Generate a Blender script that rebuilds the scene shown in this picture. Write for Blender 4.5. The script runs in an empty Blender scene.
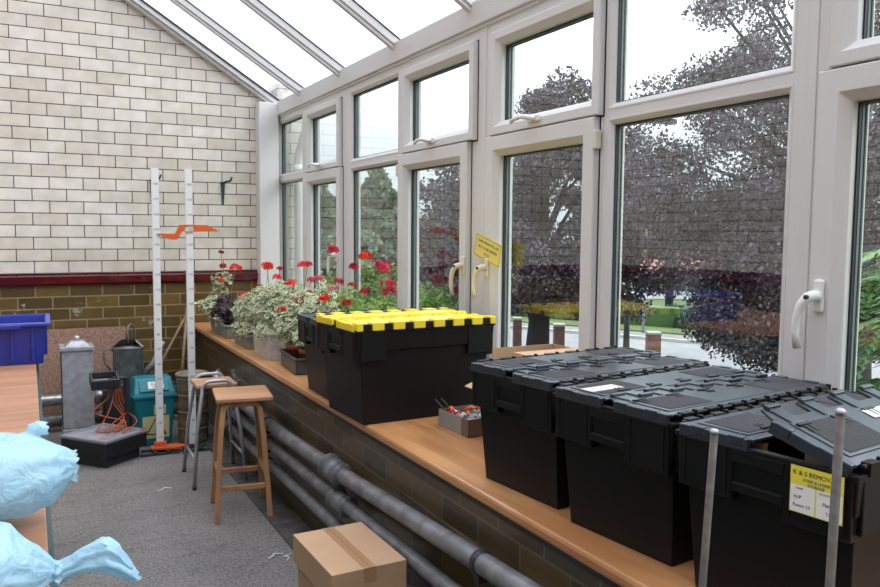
import bpy, bmesh, math, random
import numpy as np
from mathutils import Vector, Matrix
random.seed(7)
PI = math.pi
C = bpy.context.scene.collection
SC = bpy.context.scene

# ------------------------------------------------------------ camera, sky, exposure
cam = bpy.data.cameras.new('camera')
cam.sensor_fit = 'HORIZONTAL'; cam.sensor_width = 36.0; cam.lens = 36.0*780/880
cam.clip_start = 0.02; cam.clip_end = 400
cam_o = bpy.data.objects.new('camera', cam); C.objects.link(cam_o)
YAW, PITCH, ROLL = 0.48591, 0.07895, 0.00791
_f = Vector((math.sin(YAW)*math.cos(PITCH), math.cos(YAW)*math.cos(PITCH), -math.sin(PITCH)))
_r = Vector((math.cos(YAW), -math.sin(YAW), 0)); _u = _r.cross(_f)
_r2 = _r*math.cos(ROLL)+_u*math.sin(ROLL); _u2 = -_r*math.sin(ROLL)+_u*math.cos(ROLL)
M4 = Matrix((_r2, _u2, -_f)).transposed().to_4x4(); M4.translation = (0, 0, 1.5)
cam_o.matrix_world = M4
SC.camera = cam_o

world = bpy.data.worlds.new('overcast'); SC.world = world; world.use_nodes = True
wn = world.node_tree.nodes; wl = world.node_tree.links; wn.clear()
wo = wn.new('ShaderNodeOutputWorld'); wb = wn.new('ShaderNodeBackground')
tc = wn.new('ShaderNodeTexCoord'); sx = wn.new('ShaderNodeSeparateXYZ'); rp = wn.new('ShaderNodeValToRGB')
wl.new(tc.outputs['Generated'], sx.inputs[0]); wl.new(sx.outputs['Z'], rp.inputs[0])
rp.color_ramp.elements[0].position = 0.0; rp.color_ramp.elements[0].color = (0.20, 0.225, 0.25, 1)
rp.color_ramp.elements[1].position = 0.5; rp.color_ramp.elements[1].color = (0.90, 0.955, 1.03, 1)
e = rp.color_ramp.elements.new(0.12); e.color = (0.31, 0.335, 0.36, 1)
e = rp.color_ramp.elements.new(0.24); e.color = (0.58, 0.62, 0.66, 1)
wl.new(rp.outputs[0], wb.inputs[0]); wb.inputs[1].default_value = 2.85; wl.new(wb.outputs[0], wo.inputs[0])
sun = bpy.data.lights.new('hazy_sun', 'SUN'); sun.energy = 1.6; sun.angle = math.radians(35); sun.color = (1, .97, .92)
so = bpy.data.objects.new('hazy_sun', sun); C.objects.link(so)
so.rotation_euler = (math.radians(20), math.radians(42), 0)
SC.view_settings.view_transform = 'Standard'; SC.view_settings.look = 'None'
SC.view_settings.gamma = 1.0; SC.view_settings.exposure = 0.55; SC.view_settings.use_curve_mapping = False
SC.cycles.max_bounces = 10; SC.cycles.transparent_max_bounces = 24; SC.cycles.use_denoising = True
SC.cycles.caustics_reflective = False; SC.cycles.caustics_refractive = False

# ------------------------------------------------------------ materials
def mat(name, col, rough=0.6, metal=0.0, noise=0.0, nscale=30, bump=0.0, bscale=60, coat=0.0, spec=0.5, tint=None, col2=None):
    m = bpy.data.materials.new(name); m.use_nodes = True
    n = m.node_tree.nodes; l = m.node_tree.links; b = n['Principled BSDF']
    b.inputs['Base Color'].default_value = (*col, 1); b.inputs['Roughness'].default_value = rough
    b.inputs['Metallic'].default_value = metal; b.inputs['Specular IOR Level'].default_value = spec
    b.inputs['Coat Weight'].default_value = coat
    if tint: b.inputs['Specular Tint'].default_value = (*tint, 1)
    g = None
    if noise or bump or col2:
        t = n.new('ShaderNodeTexCoord')
    if noise or col2:
        g = n.new('ShaderNodeTexNoise'); g.inputs['Scale'].default_value = nscale; g.inputs['Detail'].default_value = 6
        l.new(t.outputs['Object'], g.inputs['Vector'])
        r = n.new('ShaderNodeValToRGB'); a = col; c2 = col2 or tuple(min(1, c*(1+noise)) for c in col)
        a = tuple(c*(1-noise) for c in col) if not col2 else col
        r.color_ramp.elements[0].position = .32; r.color_ramp.elements[0].color = (*a, 1)
        r.color_ramp.elements[1].position = .68; r.color_ramp.elements[1].color = (*c2, 1)
        l.new(g.outputs['Fac'], r.inputs[0]); l.new(r.outputs[0], b.inputs['Base Color'])
    if bump:
        g2 = n.new('ShaderNodeTexNoise'); g2.inputs['Scale'].default_value = bscale; g2.inputs['Detail'].default_value = 5
        l.new(t.outputs['Object'], g2.inputs['Vector'])
        bp = n.new('ShaderNodeBump'); bp.inputs['Strength'].default_value = bump; bp.inputs['Distance'].default_value = .01
        l.new(g2.outputs['Fac'], bp.inputs['Height']); l.new(bp.outputs[0], b.inputs['Normal'])
    return m

def brick_mat(name, plane, c1, c2, mortar, msize, rough, coat, stain=None):
    """plane 'XZ' or 'YZ'; bricks 0.2349 x 0.0912 laid from the fixed joint"""
    m = bpy.data.materials.new(name); m.use_nodes = True
    n = m.node_tree.nodes; l = m.node_tree.links; b = n['Principled BSDF']
    g = n.new('ShaderNodeNewGeometry'); s = n.new('ShaderNodeSeparateXYZ'); cb = n.new('ShaderNodeCombineXYZ')
    l.new(g.outputs['Position'], s.inputs[0])
    def off(o, v):
        a = n.new('ShaderNodeMath'); a.operation = 'ADD'; a.inputs[1].default_value = v; l.new(o, a.inputs[0]); return a.outputs[0]
    l.new(off(s.outputs['X' if plane == 'XZ' else 'Y'], -1.566+0.2349*201), cb.inputs[0])
    l.new(off(s.outputs['Z'], -1.344+.0912*100), cb.inputs[1])
    br = n.new('ShaderNodeTexBrick'); l.new(cb.outputs[0], br.inputs['Vector'])
    br.inputs['Scale'].default_value = 1; br.inputs['Brick Width'].default_value = .2349; br.inputs['Row Height'].default_value = .0912
    br.inputs['Mortar Size'].default_value = msize; br.inputs['Mortar Smooth'].default_value = .15; br.inputs['Bias'].default_value = 0
    br.inputs['Color1'].default_value = (*c1, 1); br.inputs['Color2'].default_value = (*c2, 1); br.inputs['Mortar'].default_value = (*mortar, 1)
    nz = n.new('ShaderNodeTexNoise'); nz.inputs['Scale'].default_value = 9; nz.inputs['Detail'].default_value = 5
    l.new(g.outputs['Position'], nz.inputs['Vector'])
    mx = n.new('ShaderNodeMix'); mx.data_type = 'RGBA'; mx.blend_type = 'MULTIPLY'; mx.inputs[0].default_value = 1
    r = n.new('ShaderNodeValToRGB'); r.color_ramp.elements[0].position = .3; r.color_ramp.elements[0].color = (.86, .86, .84, 1)
    r.color_ramp.elements[1].position = .7; r.color_ramp.elements[1].color = (1.06, 1.06, 1.06, 1)
    l.new(nz.outputs['Fac'], r.inputs[0]); l.new(br.outputs['Color'], mx.inputs[6]); l.new(r.outputs[0], mx.inputs[7])
    out = mx.outputs[2]
    if stain:
        n2 = n.new('ShaderNodeTexNoise'); n2.inputs['Scale'].default_value = 5.5; n2.inputs['Detail'].default_value = 9; n2.inputs['Roughness'].default_value = .7
        l.new(g.outputs['Position'], n2.inputs['Vector'])
        r2 = n.new('ShaderNodeValToRGB'); r2.color_ramp.elements[0].position = .625; r2.color_ramp.elements[0].color = (0, 0, 0, 1)
        r2.color_ramp.elements[1].position = .64; r2.color_ramp.elements[1].color = (1, 1, 1, 1); l.new(n2.outputs['Fac'], r2.inputs[0])
        m2 = n.new('ShaderNodeMix'); m2.data_type = 'RGBA'; l.new(r2.outputs[0], m2.inputs[0]); l.new(out, m2.inputs[6])
        m2.inputs[7].default_value = (*stain, 1); out = m2.outputs[2]
    l.new(out, b.inputs['Base Color'])
    iv = n.new('ShaderNodeMath'); iv.operation = 'SUBTRACT'; iv.inputs[0].default_value = 1; l.new(br.outputs['Fac'], iv.inputs[1])
    bp = n.new('ShaderNodeBump'); bp.inputs['Strength'].default_value = .8; bp.inputs['Distance'].default_value = .003
    l.new(iv.outputs[0], bp.inputs['Height']); l.new(bp.outputs[0], b.inputs['Normal'])
    b.inputs['Roughness'].default_value = rough; b.inputs['Coat Weight'].default_value = coat; b.inputs['Coat Roughness'].default_value = .08
    return m

def glass_mat(name, k=1.7, tint=(.93, .96, .95)):
    m = bpy.data.materials.new(name); m.use_nodes = True
    n = m.node_tree.nodes; l = m.node_tree.links; n.clear()
    o = n.new('ShaderNodeOutputMaterial'); t = n.new('ShaderNodeBsdfTransparent'); gl = n.new('ShaderNodeBsdfGlossy'); mx = n.new('ShaderNodeMixShader')
    t.inputs[0].default_value = (*tint, 1); gl.inputs['Roughness'].default_value = 0.0
    fr = n.new('ShaderNodeFresnel'); fr.inputs[0].default_value = 1.45
    # same reflectance from either face of the pane
    g = n.new('ShaderNodeNewGeometry'); dt = n.new('ShaderNodeVectorMath'); dt.operation = 'DOT_PRODUCT'
    l.new(g.outputs['Incoming'], dt.inputs[0]); l.new(g.outputs['Normal'], dt.inputs[1])
    ab = n.new('ShaderNodeMath'); ab.operation = 'ABSOLUTE'; l.new(dt.outputs['Value'], ab.inputs[0])
    om = n.new('ShaderNodeMath'); om.operation = 'SUBTRACT'; om.inputs[0].default_value = 1; l.new(ab.outputs[0], om.inputs[1])
    pw = n.new('ShaderNodeMath'); pw.operation = 'POWER'; l.new(om.outputs[0], pw.inputs[0]); pw.inputs[1].default_value = 5
    ml = n.new('ShaderNodeMath'); ml.operation = 'MULTIPLY_ADD'; l.new(pw.outputs[0], ml.inputs[0]); ml.inputs[1].default_value = .95*1.1; ml.inputs[2].default_value = .04*k
    ml.use_clamp = True
    n.remove(fr)
    l.new(ml.outputs[0], mx.inputs[0]); l.new(t.outputs[0], mx.inputs[1]); l.new(gl.outputs[0], mx.inputs[2]); l.new(mx.outputs[0], o.inputs[0])
    return m

def leaf_mat(name, c1, c2, translucency=.35, scale=3, rough=.55):
    m = bpy.data.materials.new(name); m.use_nodes = True
    n = m.node_tree.nodes; l = m.node_tree.links; n.clear()
    o = n.new('ShaderNodeOutputMaterial'); p = n.new('ShaderNodeBsdfPrincipled'); t = n.new('ShaderNodeBsdfTranslucent'); mx = n.new('ShaderNodeMixShader')
    tx = n.new('ShaderNodeTexCoord'); g = n.new('ShaderNodeTexNoise'); g.inputs['Scale'].default_value = scale; g.inputs['Detail'].default_value = 4
    l.new(tx.outputs['Object'], g.inputs['Vector'])
    r = n.new('ShaderNodeValToRGB'); r.color_ramp.elements[0].position = .35; r.color_ramp.elements[0].color = (*c1, 1)
    r.color_ramp.elements[1].position = .65; r.color_ramp.elements[1].color = (*c2, 1)
    l.new(g.outputs['Fac'], r.inputs[0]); l.new(r.outputs[0], p.inputs['Base Color']); l.new(r.outputs[0], t.inputs[0])
    p.inputs['Roughness'].default_value = rough
    mx.inputs[0].default_value = translucency
    l.new(p.outputs[0], mx.inputs[1]); l.new(t.outputs[0], mx.inputs[2]); l.new(mx.outputs[0], o.inputs[0])
    return m

def wood_mat(name, c1, c2, axis='Y', rough=.5, scale=18, coat=0.0):
    m = bpy.data.materials.new(name); m.use_nodes = True
    n = m.node_tree.nodes; l = m.node_tree.links; b = n['Principled BSDF']
    t = n.new('ShaderNodeTexCoord'); mp = n.new('ShaderNodeMapping')
    s = {'X': (.12, 1, 1), 'Y': (1, .12, 1), 'Z': (1, 1, .12)}[axis]
    mp.inputs['Scale'].default_value = s; l.new(t.outputs['Object'], mp.inputs[0])
    g = n.new('ShaderNodeTexNoise'); g.inputs['Scale'].default_value = scale; g.inputs['Detail'].default_value = 8; g.inputs['Distortion'].default_value = .6
    l.new(mp.outputs[0], g.inputs['Vector'])
    r = n.new('ShaderNodeValToRGB'); r.color_ramp.elements[0].position = .35; r.color_ramp.elements[0].color = (*c1, 1)
    r.color_ramp.elements[1].position = .65; r.color_ramp.elements[1].color = (*c2, 1)
    l.new(g.outputs['Fac'], r.inputs[0]); l.new(r.outputs[0], b.inputs['Base Color'])
    b.inputs['Roughness'].default_value = rough; b.inputs['Coat Weight'].default_value = coat; b.inputs['Coat Roughness'].default_value = .15
    return m

MT = dict(
 cream_far=brick_mat('cream_glazed_brick_far', 'XZ', (.62, .565, .475), (.74, .70, .62), (.10, .08, .07), .0038, .22, .5),
 cream_side=brick_mat('cream_glazed_brick_side', 'YZ', (.62, .565, .475), (.74, .70, .62), (.10, .08, .07), .0038, .22, .5),
 brown_far=brick_mat('brown_glazed_brick_far', 'XZ', (.080, .052, .016), (.165, .105, .028), (.30, .225, .135), .0055, .3, .4, (.33, .30, .26)),
 brown_shaded=brick_mat('brown_glazed_brick_shaded', 'YZ', (.046, .034, .018), (.115, .078, .034), (.135, .112, .080), .0045, .35, .3),  # same brown brick, darkened in colour for the shade below the ledge
 dado=mat('oxblood_glaze', (.095, .005, .008), .15, noise=.3, nscale=6, coat=.6),
 upvc=mat('white_upvc', (.655, .645, .635), .32), upvc2=mat('white_upvc_roof', (.62, .61, .60), .35),
 gasket=mat('black_gasket', (.012, .012, .013), .5), spacer=mat('glazing_spacer', (.20, .26, .26), .35),
 glass=glass_mat('window_glass', 2.1), roofglass=glass_mat('roof_glazing', 1.0, (.90, .90, .93)),
 floor=mat('rough_concrete', (.21, .20, .19), .85, bump=.7, bscale=70),
 sill=wood_mat('varnished_plywood', (.37, .160, .058), (.54, .270, .110), 'Y', .38, 14, .2),
 bench=wood_mat('worn_plywood', (.27, .125, .062), (.37, .185, .098), 'X', .6, 14),
 stool=wood_mat('lacquered_beech', (.36, .17, .07), (.50, .26, .12), 'Z', .4, 16, .2),
 stooltop=wood_mat('lacquered_beech_top', (.38, .19, .085), (.56, .31, .16), 'X', .45, 16, .2),
 teal=mat('dark_teal_paint', (.02, .055, .05), .5),
 steel=mat('grey_tube', (.40, .41, .43), .35, .4), pole=mat('weathered_steel_rod', (.085, .074, .064), .6, .5, noise=.3, nscale=60),
 pipe=mat('galvanised_grey_paint', (.17, .17, .175), .45, .2, noise=.35, nscale=14), pipe2=mat('silver_pipe', (.42, .42, .43), .35, .7, noise=.2),
 galv=mat('galvanised_sheet', (.40, .41, .43), .5, .55, noise=.18, nscale=22), galvdark=mat('dull_zinc', (.17, .19, .19), .55, .5, noise=.4, nscale=18),
 black=mat('black_polypropylene', (.006, .006, .0065), .42, spec=.22),
 blacklid=mat('black_lid_sky_sheen', (.016, .019, .025), .34, spec=1.0, tint=(.75, .86, 1.0), coat=.2),  # lid: blue sky sheen put into base colour and specular tint
 patch=mat('textured_grip_plastic', (.030, .030, .033), .75, bump=.6, bscale=300),
 yellow=mat('yellow_plastic', (.80, .60, .025), .38), yellow2=mat('yellow_card', (.76, .66, .06), .5),
 white=mat('white_plastic', (.75, .75, .73), .35), cream=mat('cream_plastic', (.70, .64, .50), .4), paper=mat('white_paper', (.78, .77, .75), .7),
 pinkpaper=mat('faded_label', (.62, .52, .55), .6), signy=mat('yellow_sign_card', (.74, .62, .16), .45), ink=mat('black_ink', (.02, .02, .02), .6), inkblue=mat('faint_ink', (.12, .12, .14), .6),
 blue=mat('blue_polypropylene', (.012, .028, .26), .32, spec=.6), aqua=mat('teal_bin_plastic', (.0, .165, .20), .4),
 paleyellow=mat('pale_yellow_label', (.62, .58, .27), .6), red=mat('red_plastic', (.55, .03, .02), .4), orange=mat('orange_plastic', (.66, .11, .02), .45),
 cord=mat('orange_cord', (.42, .085, .022), .5), dark=mat('dark_grey_plastic', (.022, .024, .028), .5), grey=mat('grey_plastic', (.22, .22, .25), .45), lens=mat('fresnel_glass', (.33, .34, .36), .12, spec=1.0, noise=.3, nscale=8),
 crock=mat('salt_glazed_clay', (.17, .135, .085), .35, noise=.3, nscale=12), crockr=mat('clay_rim', (.26, .22, .15), .4, noise=.2),
 card=mat('cardboard', (.44, .275, .155), .8, noise=.06, nscale=5), cardin=mat('cardboard_inside', (.36, .22, .12), .85), tape=mat('parcel_tape', (.36, .20, .10), .35), greycard=mat('grey_card', (.24, .24, .24), .7), browncard=mat('brown_card', (.14, .105, .08), .7),
 chip=mat('speckled_chipboard', (.20, .105, .07), .7, nscale=70, col2=(.38, .235, .17)),
 bare=wood_mat('bare_wood', (.20, .13, .07), (.33, .22, .13), 'Z', .6, 20),
 terra=mat('terracotta', (.30, .075, .04), .7), soil=mat('soil', (.03, .02, .015), .95, bump=.8), troughg=mat('grey_green_trough', (.20, .22, .19), .65, noise=.2), troughw=mat('dirty_white_trough', (.46, .44, .41), .6, noise=.15), troughd=mat('dark_planter', (.05, .055, .06), .4, noise=.3),
 stem=mat('plant_stem', (.14, .20, .06), .6), lgreen=leaf_mat('variegated_leaf_centre', (.10, .19, .05), (.24, .34, .12), .3, 14), lcream=leaf_mat('variegated_leaf_edge', (.50, .52, .33), (.72, .70, .52), .3, 14),
 lbright=leaf_mat('bright_green_leaf', (.16, .33, .05), (.34, .50, .10), .35, 10), lpurple=leaf_mat('purple_leaf', (.018, .008, .016), (.06, .012, .028), .2, 12), lbrown=leaf_mat('dry_leaf', (.30, .14, .06), (.48, .28, .14), .3, 12),
 petalr=leaf_mat('scarlet_petal', (.72, .015, .01), (.85, .05, .02), .3, 20), petald=leaf_mat('crimson_petal', (.38, .006, .03), (.60, .02, .06), .3, 20), petalp=leaf_mat('pink_petal', (.70, .16, .24), (.80, .30, .36), .3, 20),
 beech=leaf_mat('copper_beech_leaf', (.032, .024, .036), (.098, .076, .10), .25, .8, .3), bark=mat('grey_bark', (.035, .030, .027), .9, bump=.8, bscale=8),
 conifer=leaf_mat('hazy_conifer_needles', (.075, .115, .075), (.17, .24, .145), .3, .8), shrub=leaf_mat('shrub_leaf', (.06, .12, .03), (.20, .30, .08), .35, 1.2), thuja=leaf_mat('thuja_frond', (.10, .24, .08), (.26, .44, .17), .4, 3),  # conifer: needles paled and greyed, distance haze in the colour
 hedge=leaf_mat('hedge_leaf', (.03, .075, .03), (.09, .17, .05), .3, 1.5), grass=mat('mown_grass', (.085, .120, .035), .9, noise=.25, nscale=1.5), tarmac=mat('pale_tarmac', (.22, .22, .225), .8, noise=.08, nscale=2), paving=mat('footpath', (.19, .185, .185), .85, noise=.1, nscale=3), kerb=mat('kerbstone', (.42, .41, .39), .8),
 redbrick=mat('red_brick', (.15, .075, .06), .85, noise=.3, nscale=9), stonecap=mat('stone_cap', (.40, .37, .33), .8), render=mat('white_render', (.70, .70, .68), .8), rooftile=mat('red_roof_tile', (.30, .12, .085), .8, noise=.2, nscale=2),
 lamp=mat('dark_lamp_post', (.05, .05, .05), .5), bluebagin=mat('bag_contents', (.45, .43, .42), .8), hook=mat('green_hook', (.02, .06, .045), .4), screenglass=mat('dark_window_glass', (.05, .06, .07), .1),
)
def concrete_nodes(m):
    n = m.node_tree.nodes; l = m.node_tree.links; b = n['Principled BSDF']
    g = n.new('ShaderNodeNewGeometry')
    a = n.new('ShaderNodeTexNoise'); a.inputs['Scale'].default_value = 2.2; a.inputs['Detail'].default_value = 8; a.inputs['Roughness'].default_value = .65
    f = n.new('ShaderNodeTexNoise'); f.inputs['Scale'].default_value = 75; f.inputs['Detail'].default_value = 3
    for q in (a, f): l.new(g.outputs['Position'], q.inputs['Vector'])
    r = n.new('ShaderNodeValToRGB'); r.color_ramp.elements[0].position = .3; r.color_ramp.elements[0].color = (.160, .148, .134, 1)
    r.color_ramp.elements[1].position = .7; r.color_ramp.elements[1].color = (.245, .226, .205, 1); l.new(a.outputs['Fac'], r.inputs[0])
    r2 = n.new('ShaderNodeValToRGB'); r2.color_ramp.elements[0].position = .36; r2.color_ramp.elements[0].color = (.62, .62, .62, 1)
    r2.color_ramp.elements[1].position = .62; r2.color_ramp.elements[1].color = (1.18, 1.18, 1.18, 1); l.new(f.outputs['Fac'], r2.inputs[0])
    # long cracks running across the slab
    mp = n.new('ShaderNodeMapping'); mp.inputs['Scale'].default_value = (.55, 2.1, 1); l.new(g.outputs['Position'], mp.inputs[0])
    nz = n.new('ShaderNodeTexNoise'); nz.inputs['Scale'].default_value = 1.3; nz.inputs['Detail'].default_value = 7; nz.inputs['Roughness'].default_value = .6; l.new(mp.outputs[0], nz.inputs['Vector'])
    s = n.new('ShaderNodeMath'); s.operation = 'SUBTRACT'; s.inputs[1].default_value = .5; l.new(nz.outputs['Fac'], s.inputs[0])
    ab = n.new('ShaderNodeMath'); ab.operation = 'ABSOLUTE'; l.new(s.outputs[0], ab.inputs[0])
    r3 = n.new('ShaderNodeValToRGB'); r3.color_ramp.elements[0].position = 0; r3.color_ramp.elements[0].color = (.62, .61, .60, 1)
    r3.color_ramp.elements[1].position = .007; r3.color_ramp.elements[1].color = (1, 1, 1, 1); l.new(ab.outputs[0], r3.inputs[0])
    o = r.outputs[0]
    for q in (r2, r3):
        mx = n.new('ShaderNodeMix'); mx.data_type = 'RGBA'; mx.blend_type = 'MULTIPLY'; mx.inputs[0].default_value = 1
        l.new(o, mx.inputs[6]); l.new(q.outputs[0], mx.inputs[7]); o = mx.outputs[2]
    l.new(o, b.inputs['Base Color'])
concrete_nodes(MT['floor'])

def bag_mat(name='pale_blue_polythene'):
    m = bpy.data.materials.new(name); m.use_nodes = True
    n = m.node_tree.nodes; l = m.node_tree.links; n.clear()
    o = n.new('ShaderNodeOutputMaterial'); p = n.new('ShaderNodeBsdfPrincipled'); t = n.new('ShaderNodeBsdfTranslucent'); tr = n.new('ShaderNodeBsdfTransparent')
    col = (.50, .76, .88, 1); p.inputs['Base Color'].default_value = col; t.inputs[0].default_value = col; tr.inputs[0].default_value = (.80, .93, 1, 1)
    p.inputs['Roughness'].default_value = .28
    g = n.new('ShaderNodeTexCoord'); z = n.new('ShaderNodeTexNoise'); z.inputs['Scale'].default_value = 16; z.inputs['Detail'].default_value = 6; z.inputs['Distortion'].default_value = 1.6
    l.new(g.outputs['Object'], z.inputs['Vector'])
    bp = n.new('ShaderNodeBump'); bp.inputs['Strength'].default_value = .75; bp.inputs['Distance'].default_value = .02
    l.new(z.outputs['Fac'], bp.inputs['Height']); l.new(bp.outputs[0], p.inputs['Normal'])
    a = n.new('ShaderNodeMixShader'); a.inputs[0].default_value = .35; l.new(p.outputs[0], a.inputs[1]); l.new(t.outputs[0], a.inputs[2])
    c = n.new('ShaderNodeMixShader'); c.inputs[0].default_value = .16; l.new(a.outputs[0], c.inputs[1]); l.new(tr.outputs[0], c.inputs[2])
    l.new(c.outputs[0], o.inputs[0]); return m
MT['bag'] = bag_mat()

# ------------------------------------------------------------ mesh helpers
class MB:
    def __init__(s): s.v = []; s.f = []; s.mi = []; s.sm = []
    def add(s, vs, fs, mi=0, smooth=False):
        o = len(s.v); s.v += [tuple(v) for v in vs]
        for f in fs: s.f.append(tuple(i+o for i in f)); s.mi.append(mi); s.sm.append(smooth)
        return s
    def box(s, a, b, M=None, mi=0):
        x0, y0, z0 = a; x1, y1, z1 = b
        vs = [Vector(p) for p in ((x0,y0,z0),(x1,y0,z0),(x1,y1,z0),(x0,y1,z0),(x0,y0,z1),(x1,y0,z1),(x1,y1,z1),(x0,y1,z1))]
        if M: vs = [M @ p for p in vs]
        return s.add(vs, [(0,3,2,1),(4,5,6,7),(0,1,5,4),(1,2,6,5),(2,3,7,6),(3,0,4,7)], mi)
    def frustum(s, lo, hi, z0, z1, mi=0, M=None):
        """lo, hi = (x0,y0,x1,y1)"""
        vs = []
        for (x0, y0, x1, y1), z in ((lo, z0), (hi, z1)): vs += [Vector((x0,y0,z)),Vector((x1,y0,z)),Vector((x1,y1,z)),Vector((x0,y1,z))]
        if M: vs = [M @ p for p in vs]
        return s.add(vs, [(0,3,2,1),(4,5,6,7),(0,1,5,4),(1,2,6,5),(2,3,7,6),(3,0,4,7)], mi)
    def tube(s, path, r, n=10, mi=0, caps=True):
        P = [Vector(p) for p in path]; rs = r if isinstance(r, (list, tuple)) else [r]*len(P)
        T = []
        for i in range(len(P)):
            a = P[max(i-1, 0)]; b = P[min(i+1, len(P)-1)]; T.append((b-a).normalized())
        up = Vector((0, 0, 1)) if abs(T[0].z) < .9 else Vector((1, 0, 0))
        u = T[0].cross(up).normalized(); vs = []
        for i, p in enumerate(P):
            u = (u - T[i]*u.dot(T[i])).normalized(); w = T[i].cross(u)
            for k in range(n):
                a = 2*PI*k/n; vs.append(p + (u*math.cos(a)+w*math.sin(a))*rs[i])
        fs = [(i*n+k, i*n+(k+1) % n, (i+1)*n+(k+1) % n, (i+1)*n+k) for i in range(len(P)-1) for k in range(n)]
        if caps: fs += [tuple(range(n))[::-1], tuple((len(P)-1)*n+k for k in range(n))]
        return s.add(vs, fs, mi, True)
    def lathe(s, prof, n=28, c=(0, 0, 0), mi=0):
        vs = []; 
        for r, z in prof:
            for k in range(n): a = 2*PI*k/n; vs.append((c[0]+r*math.cos(a), c[1]+r*math.sin(a), c[2]+z))
        m = len(prof); fs = [(i*n+k, i*n+(k+1) % n, (i+1)*n+(k+1) % n, (i+1)*n+k) for i in range(m-1) for k in range(n)]
        fs += [tuple(range(n))[::-1], tuple((m-1)*n+k for k in range(n))]
        return s.add(vs, fs, mi, True)
    def prism(s, poly, d, fn, mi=0):
        """poly 2-D points; fn(u,v,w) -> 3-D; extruded w from d[0] to d[1]"""
        n = len(poly); vs = [fn(u, v, d[0]) for u, v in poly]+[fn(u, v, d[1]) for u, v in poly]
        fs = [tuple(range(n))[::-1], tuple(range(n, 2*n))]+[(i, (i+1) % n, n+(i+1) % n, n+i) for i in range(n)]
        return s.add(vs, fs, mi)
    def ring(s, rect, prof, closed=False, mi=0, fn=None):
        """sweep prof [(inset, depth)] round rect (a0,b0,a1,b1); fn(a,b,d) -> 3-D"""
        a0, b0, a1, b1 = rect; fn = fn or (lambda a, b, d: (d, a, b)); vs = []
        for i, d in prof: vs += [fn(a0+i, b0+i, d), fn(a1-i, b0+i, d), fn(a1-i, b1-i, d), fn(a0+i, b1-i, d)]
        m = len(prof); R = range(m if closed else m-1)
        fs = [(i*4+k, i*4+(k+1) % 4, ((i+1) % m)*4+(k+1) % 4, ((i+1) % m)*4+k) for i in R for k in range(4)]
        return s.add(vs, fs, mi)
    def build(s, name, m, parent=None, bevel=0, loc=None):
        me = bpy.data.meshes.new(name); me.from_pydata(s.v, [], s.f)
        ms = m if isinstance(m, (list, tuple)) else [m]
        for q in ms: me.materials.append(q)
        me.polygons.foreach_set('material_index', s.mi); me.polygons.foreach_set('use_smooth', s.sm)
        bm = bmesh.new(); bm.from_mesh(me); bmesh.ops.recalc_face_normals(bm, faces=bm.faces); bm.to_mesh(me); bm.free()
        me.update(); o = bpy.data.objects.new(name, me); C.objects.link(o)
        if parent: o.parent = parent
        if loc: o.location = loc
        if bevel:
            b = o.modifiers.new('bevel', 'BEVEL'); b.width = bevel; b.segments = 2; b.limit_method = 'ANGLE'; b.angle_limit = math.radians(40)
        return o
def fast_mesh(name, V, F, m, parent=None, mi=None):
    me = bpy.data.meshes.new(name); me.from_pydata(V.tolist() if hasattr(V, 'tolist') else V, [], F.tolist() if hasattr(F, 'tolist') else F)
    for q in (m if isinstance(m, (list, tuple)) else [m]): me.materials.append(q)
    if mi is not None: me.polygons.foreach_set('material_index', list(map(int, mi)))
    me.update(); o = bpy.data.objects.new(name, me); C.objects.link(o)
    if parent: o.parent = parent
    return o
def tag(o, label=None, cat=None, group=None, kind=None):
    if label: o['label'] = label
    if cat: o['category'] = cat
    if group: o['group'] = group
    if kind: o['kind'] = kind
    return o
def thing(name, label, cat, loc=(0, 0, 0), rz=0, group=None):
    o = bpy.data.objects.new(name, None); C.objects.link(o); o.location = loc; o.rotation_euler = (0, 0, rz); o.empty_display_size = .1
    return tag(o, label, cat, group)
def st(o, label):
    o['kind'] = 'structure'; o['label'] = label; return o
def textmesh(name, s, size, M, m, parent, align='CENTER', thick=.0003):
    cu = bpy.data.curves.new('t', 'FONT'); cu.body = s; cu.size = size; cu.align_x = align; cu.align_y = 'CENTER'; cu.extrude = thick
    o = bpy.data.objects.new('t', cu); C.objects.link(o); bpy.context.view_layer.update()
    me = bpy.data.meshes.new_from_object(o.evaluated_get(bpy.context.evaluated_depsgraph_get()))
    bpy.data.objects.remove(o); me.transform(M); me.materials.clear(); me.materials.append(m)
    q = bpy.data.objects.new(name, me); C.objects.link(q)
    if parent: q.parent = parent
    return q

W = 1.92; FY = 6.65; SZ = .732; GZ = -1.0
HX = -1.75; BY = -2.2      # house wall, wall behind the camera
def roof_z(x): return 2.585+.625*(W-x)

# ------------------------------------------------------------ structure
m = MB().box((HX-.1, BY-.1, -.12), (1.06, FY, 0)); st(m.build('floor', MT['floor']), 'grey rough concrete floor with long cracks')
m = MB().box((1.06, BY-.1, -.12), (1.215, FY, .012)); st(m.build('trim_1', mat('dark_gutter', (.07, .066, .06), .8, noise=.5, nscale=12, bump=.6), None, .004), 'dark mottled channel along the foot of the window wall')  # dark mottled strip between floor and window wall
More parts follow.
